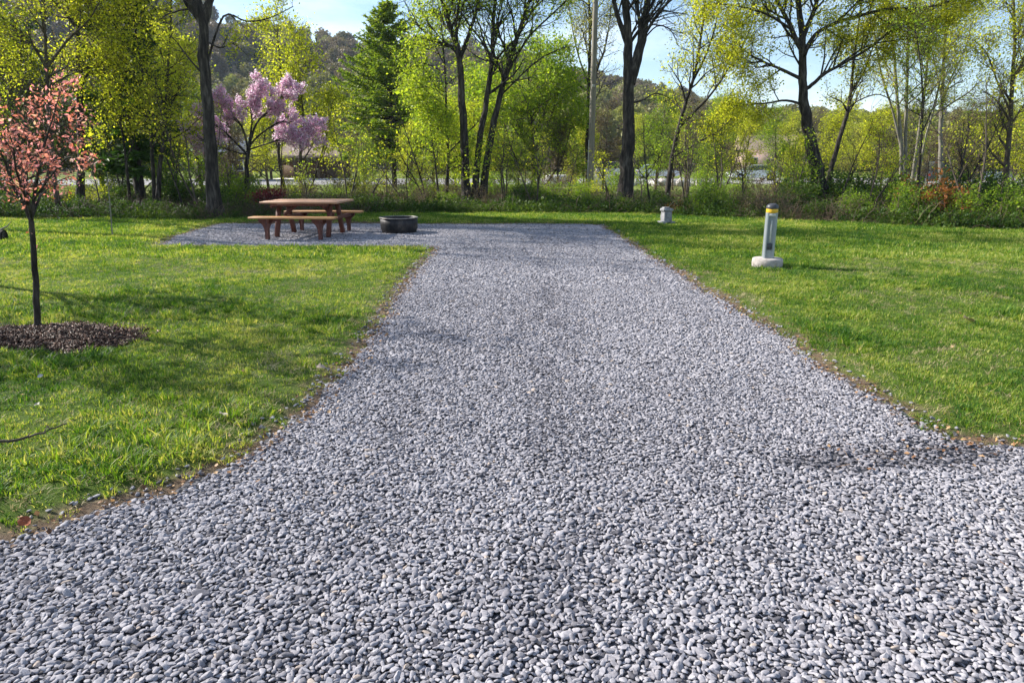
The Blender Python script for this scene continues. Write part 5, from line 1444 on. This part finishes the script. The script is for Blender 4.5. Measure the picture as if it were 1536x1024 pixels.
        for sx in (-1.38, 1.38):
            for sy in (-1, 1):
                m = MB(); v, f = lathe_vf([(0.2, -0.10), (0.33, -0.10), (0.345, -0.06), (0.345, 0.06), (0.33, 0.10), (0.2, 0.10)], 20)
                m.add(xf(v, (math.pi / 2, 0, 0), (sx, sy * 0.80, 0.345)), f); w = m.build('wheel', tyre, r)
                m = MB(); v, f = lathe_vf([(0.001, 0.085), (0.2, 0.09), (0.21, 0.0), (0.2, -0.09), (0.001, -0.085)], 14); m.add(xf(v, (math.pi / 2, 0, 0), (sx, sy * 0.80, 0.345)), f); m.build('rim', rimm, w)
        for sy in (-1, 1):
            m = MB(); m.add(*box_vf(2.19, sy * 0.62, 0.66, 0.06, 0.3, 0.12, 0.02)); m.build('headlight', lampm, r)
            m = MB(); m.add(*box_vf(-2.2, sy * 0.66, 0.72, 0.05, 0.22, 0.16, 0.02)); m.build('tail_light', red, r)
    car(922, 72, 0.15, (0.55, 0.53, 0.48), 'beige car parked between the utility pole and the forked trunk', True)
    car(985, 74, 0.05, (0.55, 0.58, 0.62), 'silver car parked just right of the thick forked trunk')
    car(1128, 66, 3.2, (0.62, 0.64, 0.66), 'silver-white car seen above the bollard to its left')
    car(1425, 55, 0.1, (0.03, 0.035, 0.045), 'dark car parked behind the straight pale trunk', True)
    car(1472, 57, 0.2, (0.5, 0.52, 0.55), 'silver car near the right edge beyond the trees')
    # open-sided shelter
    roofm = noise_mat('brown_shingle_roof', [(0.3, (0.24, 0.17, 0.13)), (0.7, (0.38, 0.29, 0.22))], scale=3, bump=0.5, rough=0.9, stretch=(1, 1, 4))
    p = W(468, 262, 70)
    r = empty('open_shelter', (p[0], p[1], -0.08), 0.05, label='brown hip-roofed open shelter seen between the blossom tree and the spruce', cat='shelter')
    a, b, e, t = 3.9, 2.6, 2.25, 3.75
    V = np.array([(-a, -b, e), (a, -b, e), (a, b, e), (-a, b, e), (-1.5, 0, t), (1.5, 0, t)])
    me = bpy.data.meshes.new('roof'); me.from_pydata([tuple(v) for v in V] + [tuple(v - [0, 0, 0.16]) for v in V[:4]], [], [(0, 1, 5, 4), (1, 2, 5), (2, 3, 4, 5), (3, 0, 4), (0, 6, 7, 1), (1, 7, 8, 2), (2, 8, 9, 3), (3, 9, 6, 0), (6, 9, 8, 7)])
    me.materials.append(roofm); o = bpy.data.objects.new('roof', me); COL.objects.link(o); o.parent = r
    pm = plain('shelter_wood', (0.12, 0.08, 0.05), 0.8)
    for x in (-3.4, -1.1, 1.1, 3.4):
        for y in (-2.1, 2.1):
            m = MB(); m.add(*box_vf(x, y, 1.045, 0.2, 0.2, 2.09)); m.build('post', pm, r)
    m = MB(); m.add(*box_vf(0, 2.15, 0.9, 6.6, 0.08, 1.75)); m.build('back_wall', pm, r)
    slab = MB(); slab.add(*box_vf(0, 0, 0.03, 7.4, 4.9, 0.10)); slab.build('floor_slab', wm, r)
    # small house with a grey roof on the left
    hm = noise_mat('brown_siding', [(0.3, (0.13, 0.10, 0.08)), (0.7, (0.20, 0.16, 0.12))], scale=2, bump=0.3, rough=0.8, stretch=(0.2, 0.2, 8))
    gm = noise_mat('grey_roofing', [(0.3, (0.12, 0.14, 0.17)), (0.7, (0.20, 0.22, 0.26))], scale=3, bump=0.3, rough=0.6)
    def house(px, D, w, e, t, rz, name, label, roofmat, wall):
        p = W(px, 262, D)
        r = empty(name, (p[0], p[1], -0.08), rz, label=label, cat='house'); d = 2.6
        m = MB(); m.add(*box_vf(0, 0, e / 2, w, 2 * d, e)); m.build('wall', wall, r)
        a = w / 2 + 0.4; bb = d + 0.4
        V = [(-a, -bb, e + 0.02), (a, -bb, e + 0.02), (a, bb, e + 0.02), (-a, bb, e + 0.02), (-a, 0, t), (a, 0, t)]
        me = bpy.data.meshes.new('roof'); me.from_pydata(V, [], [(0, 1, 5, 4), (2, 3, 4, 5), (1, 2, 5), (3, 0, 4), (0, 3, 2, 1)]); me.materials.append(roofmat)
        o = bpy.data.objects.new('roof', me); COL.objects.link(o); o.parent = r
        for x in (-w * 0.3, w * 0.3):
            m = MB(); m.add(*box_vf(x, -2 * d / 2 - 0.02, e * 0.55, 1.0, 0.06, 1.0)); wo = m.build('window', wm, r)
            m = MB(); m.add(*box_vf(x, -2 * d / 2 - 0.06, e * 0.55, 0.82, 0.03, 0.82)); m.build('pane', glass, wo)
        m = MB(); m.add(*box_vf(0, -d - 0.03, 1.0, 0.9, 0.06, 2.0)); m.build('door', pm, r)
    house(338, 66, 4.6, 2.5, 3.9, 0.3, 'small_house', 'small house with a blue-grey roof half hidden left of the blossom tree', gm, hm)
    pk = noise_mat('pinkish_siding', [(0.3, (0.42, 0.28, 0.27)), (0.7, (0.55, 0.38, 0.36))], scale=2, bump=0.2, rough=0.8)
    house(1146, 96, 7.0, 3.2, 5.2, -0.1, 'far_house', 'pinkish house faintly seen above and left of the bollard, beyond the cars', roofm, pk)
far_things()

# ------------------------------------------------------------------ small things on the lawn
def stick(px, r0, label, seed, name='fallen_stick', n=3, lift=0.035):
    rng = np.random.default_rng(seed)
    P = np.array([G(x, y) for x, y in px]); P[:, 2] = lawn_z(P[:, 0], P[:, 1]) + lift
    P2 = np.concatenate([P[k] + (P[k + 1] - P[k]) * np.linspace(0, 1, 4, endpoint=False)[:, None] for k in range(len(P) - 1)] + [P[-1:]])
    P2[1:] += rng.normal(0, 0.006, P2[1:].shape)
    R = np.linspace(r0, r0 * 0.35, len(P2)); m = MB(); m.add(*tube_vf(P2, R, 7)); tips = []
    sprout(m, tips, P2, R, rng, n, 0.16, 0, minr=0.002, up=0.0)
    b = P2[0]
    o = m.build(name, M['bark_mid'], smooth=True, offset=b); o.location = tuple(b); tag(o, label, 'stick')
stick([(-30, 690), (10, 683), (45, 678), (75, 666), (103, 655)], 0.011, 'dark fallen stick lying on the left lawn near the frame edge', 1, lift=0.055)
stick([(1262, 572), (1290, 579), (1330, 583)], 0.004, 'thin twig lying on the right lawn by the gravel', 3, n=2)
# dark stump with a bare grey branch at the left edge
def stump():
    p = G(-8, 362)
    r = empty('cut_log', (p[0], p[1], 0.0), 0.3, label='dark cut log with a bare grey branch at the left frame edge', cat='log')
    rng = np.random.default_rng(3)
    P = np.array([[-0.35, 0.1, 0.12], [-0.15, 0.03, 0.12], [0.1, 0, 0.12], [0.2, -0.02, 0.12]])
    v, f = tube_vf(P, np.array([0.12, 0.125, 0.12, 0.115]), 14); v += rng.normal(0, 0.004, v.shape)
    m = MB(); m.add(v, f); m.add(*tube_vf(np.array([[0.199, -0.02, 0.12], [0.2035, -0.02, 0.12]]), np.array([0.115, 0.001]), 14)); m.build('log', M['bark'], r, smooth=True)
    m = MB(); m.add(*tube_vf(np.array([[0.1, 0, 0.2], [0.2, 0, 0.27], [0.27, 0.0, 0.30], [0.36, 0, 0.40]]), np.array([0.02, 0.017, 0.013, 0.006]), 7)); m.build('branch', M['bark_pale'], r, smooth=True)
stump()
# curled tan leaf and paper scraps
def scrap(px, py, size, col, name, label, cat, seed):
    rng = np.random.default_rng(seed); p = G(px, py)
    m = 8; t = np.linspace(0, 1, m); w = 0.4 * np.sin(math.pi * t ** 0.8) + 0.03; z = 0.12 * np.sin(t * 5 + seed)
    V = np.concatenate([np.stack([t - .5, -w, z + .12 * rng.random(m)], 1), np.stack([t - .5, 0 * w, z], 1), np.stack([t - .5, w, z + .22 * rng.random(m)], 1)]) * size
    k = np.arange(m - 1); F = np.concatenate([np.stack([k, k + 1, k + 1 + m, k + m], 1), np.stack([k + m, k + 1 + m, k + 1 + 2 * m, k + 2 * m], 1)])
    zz = float(lawn_z(np.array([p[0]]), np.array([p[1]]))[0])
    o = MB().add(V, F).build(name, plain(name + '_surface', col, 0.8)); o.location = (p[0], p[1], zz + 0.045); o.rotation_euler = (0.25, 0.1, rng.uniform(0, 6)); tag(o, label, cat)
scrap(1451, 491, 0.13, (0.55, 0.40, 0.25), 'dry_leaf', 'large curled tan leaf lying on the right lawn', 'leaf', 1)
scrap(64, 580, 0.045, (0.40, 0.39, 0.36), 'pale_leaf', 'small whitish leaf on the lawn below the mulch bed', 'leaf', 2)
scrap(60, 626, 0.045, (0.33, 0.31, 0.25), 'pale_leaf', 'small pale leaf on the lawn above the fallen stick', 'leaf', 4)
scrap(337, 641, 0.06, (0.48, 0.40, 0.30), 'dry_leaf', 'small tan leaf in the grass near the left gravel edge', 'leaf', 5)
scrap(482, 562, 0.07, (0.50, 0.38, 0.28), 'dry_leaf', 'pinkish tan leaf on the left lawn beside the gravel', 'leaf', 6)
scrap(40, 793, 0.06, (0.26, 0.07, 0.03), 'dry_leaf', 'dark red-brown dead leaf at the lower left lawn corner', 'leaf', 7)

# ------------------------------------------------------------------ air between here and the hill
def haze():
    m, nt, out = new_mat('air_haze')
    v = nd(nt, 'ShaderNodeVolumePrincipled')
    v.inputs['Color'].default_value = (0.70, 0.84, 1.0, 1); v.inputs['Density'].default_value = 0.00018
    v.inputs['Anisotropy'].default_value = 0.2
    nt.links.new(v.outputs[0], out.inputs['Volume'])
    v_, f = box_vf(0, 600, 69, 3200, 2000, 142)
    o = MB().add(v_, f).build('haze', m); tag(o, kind='stuff')
haze()
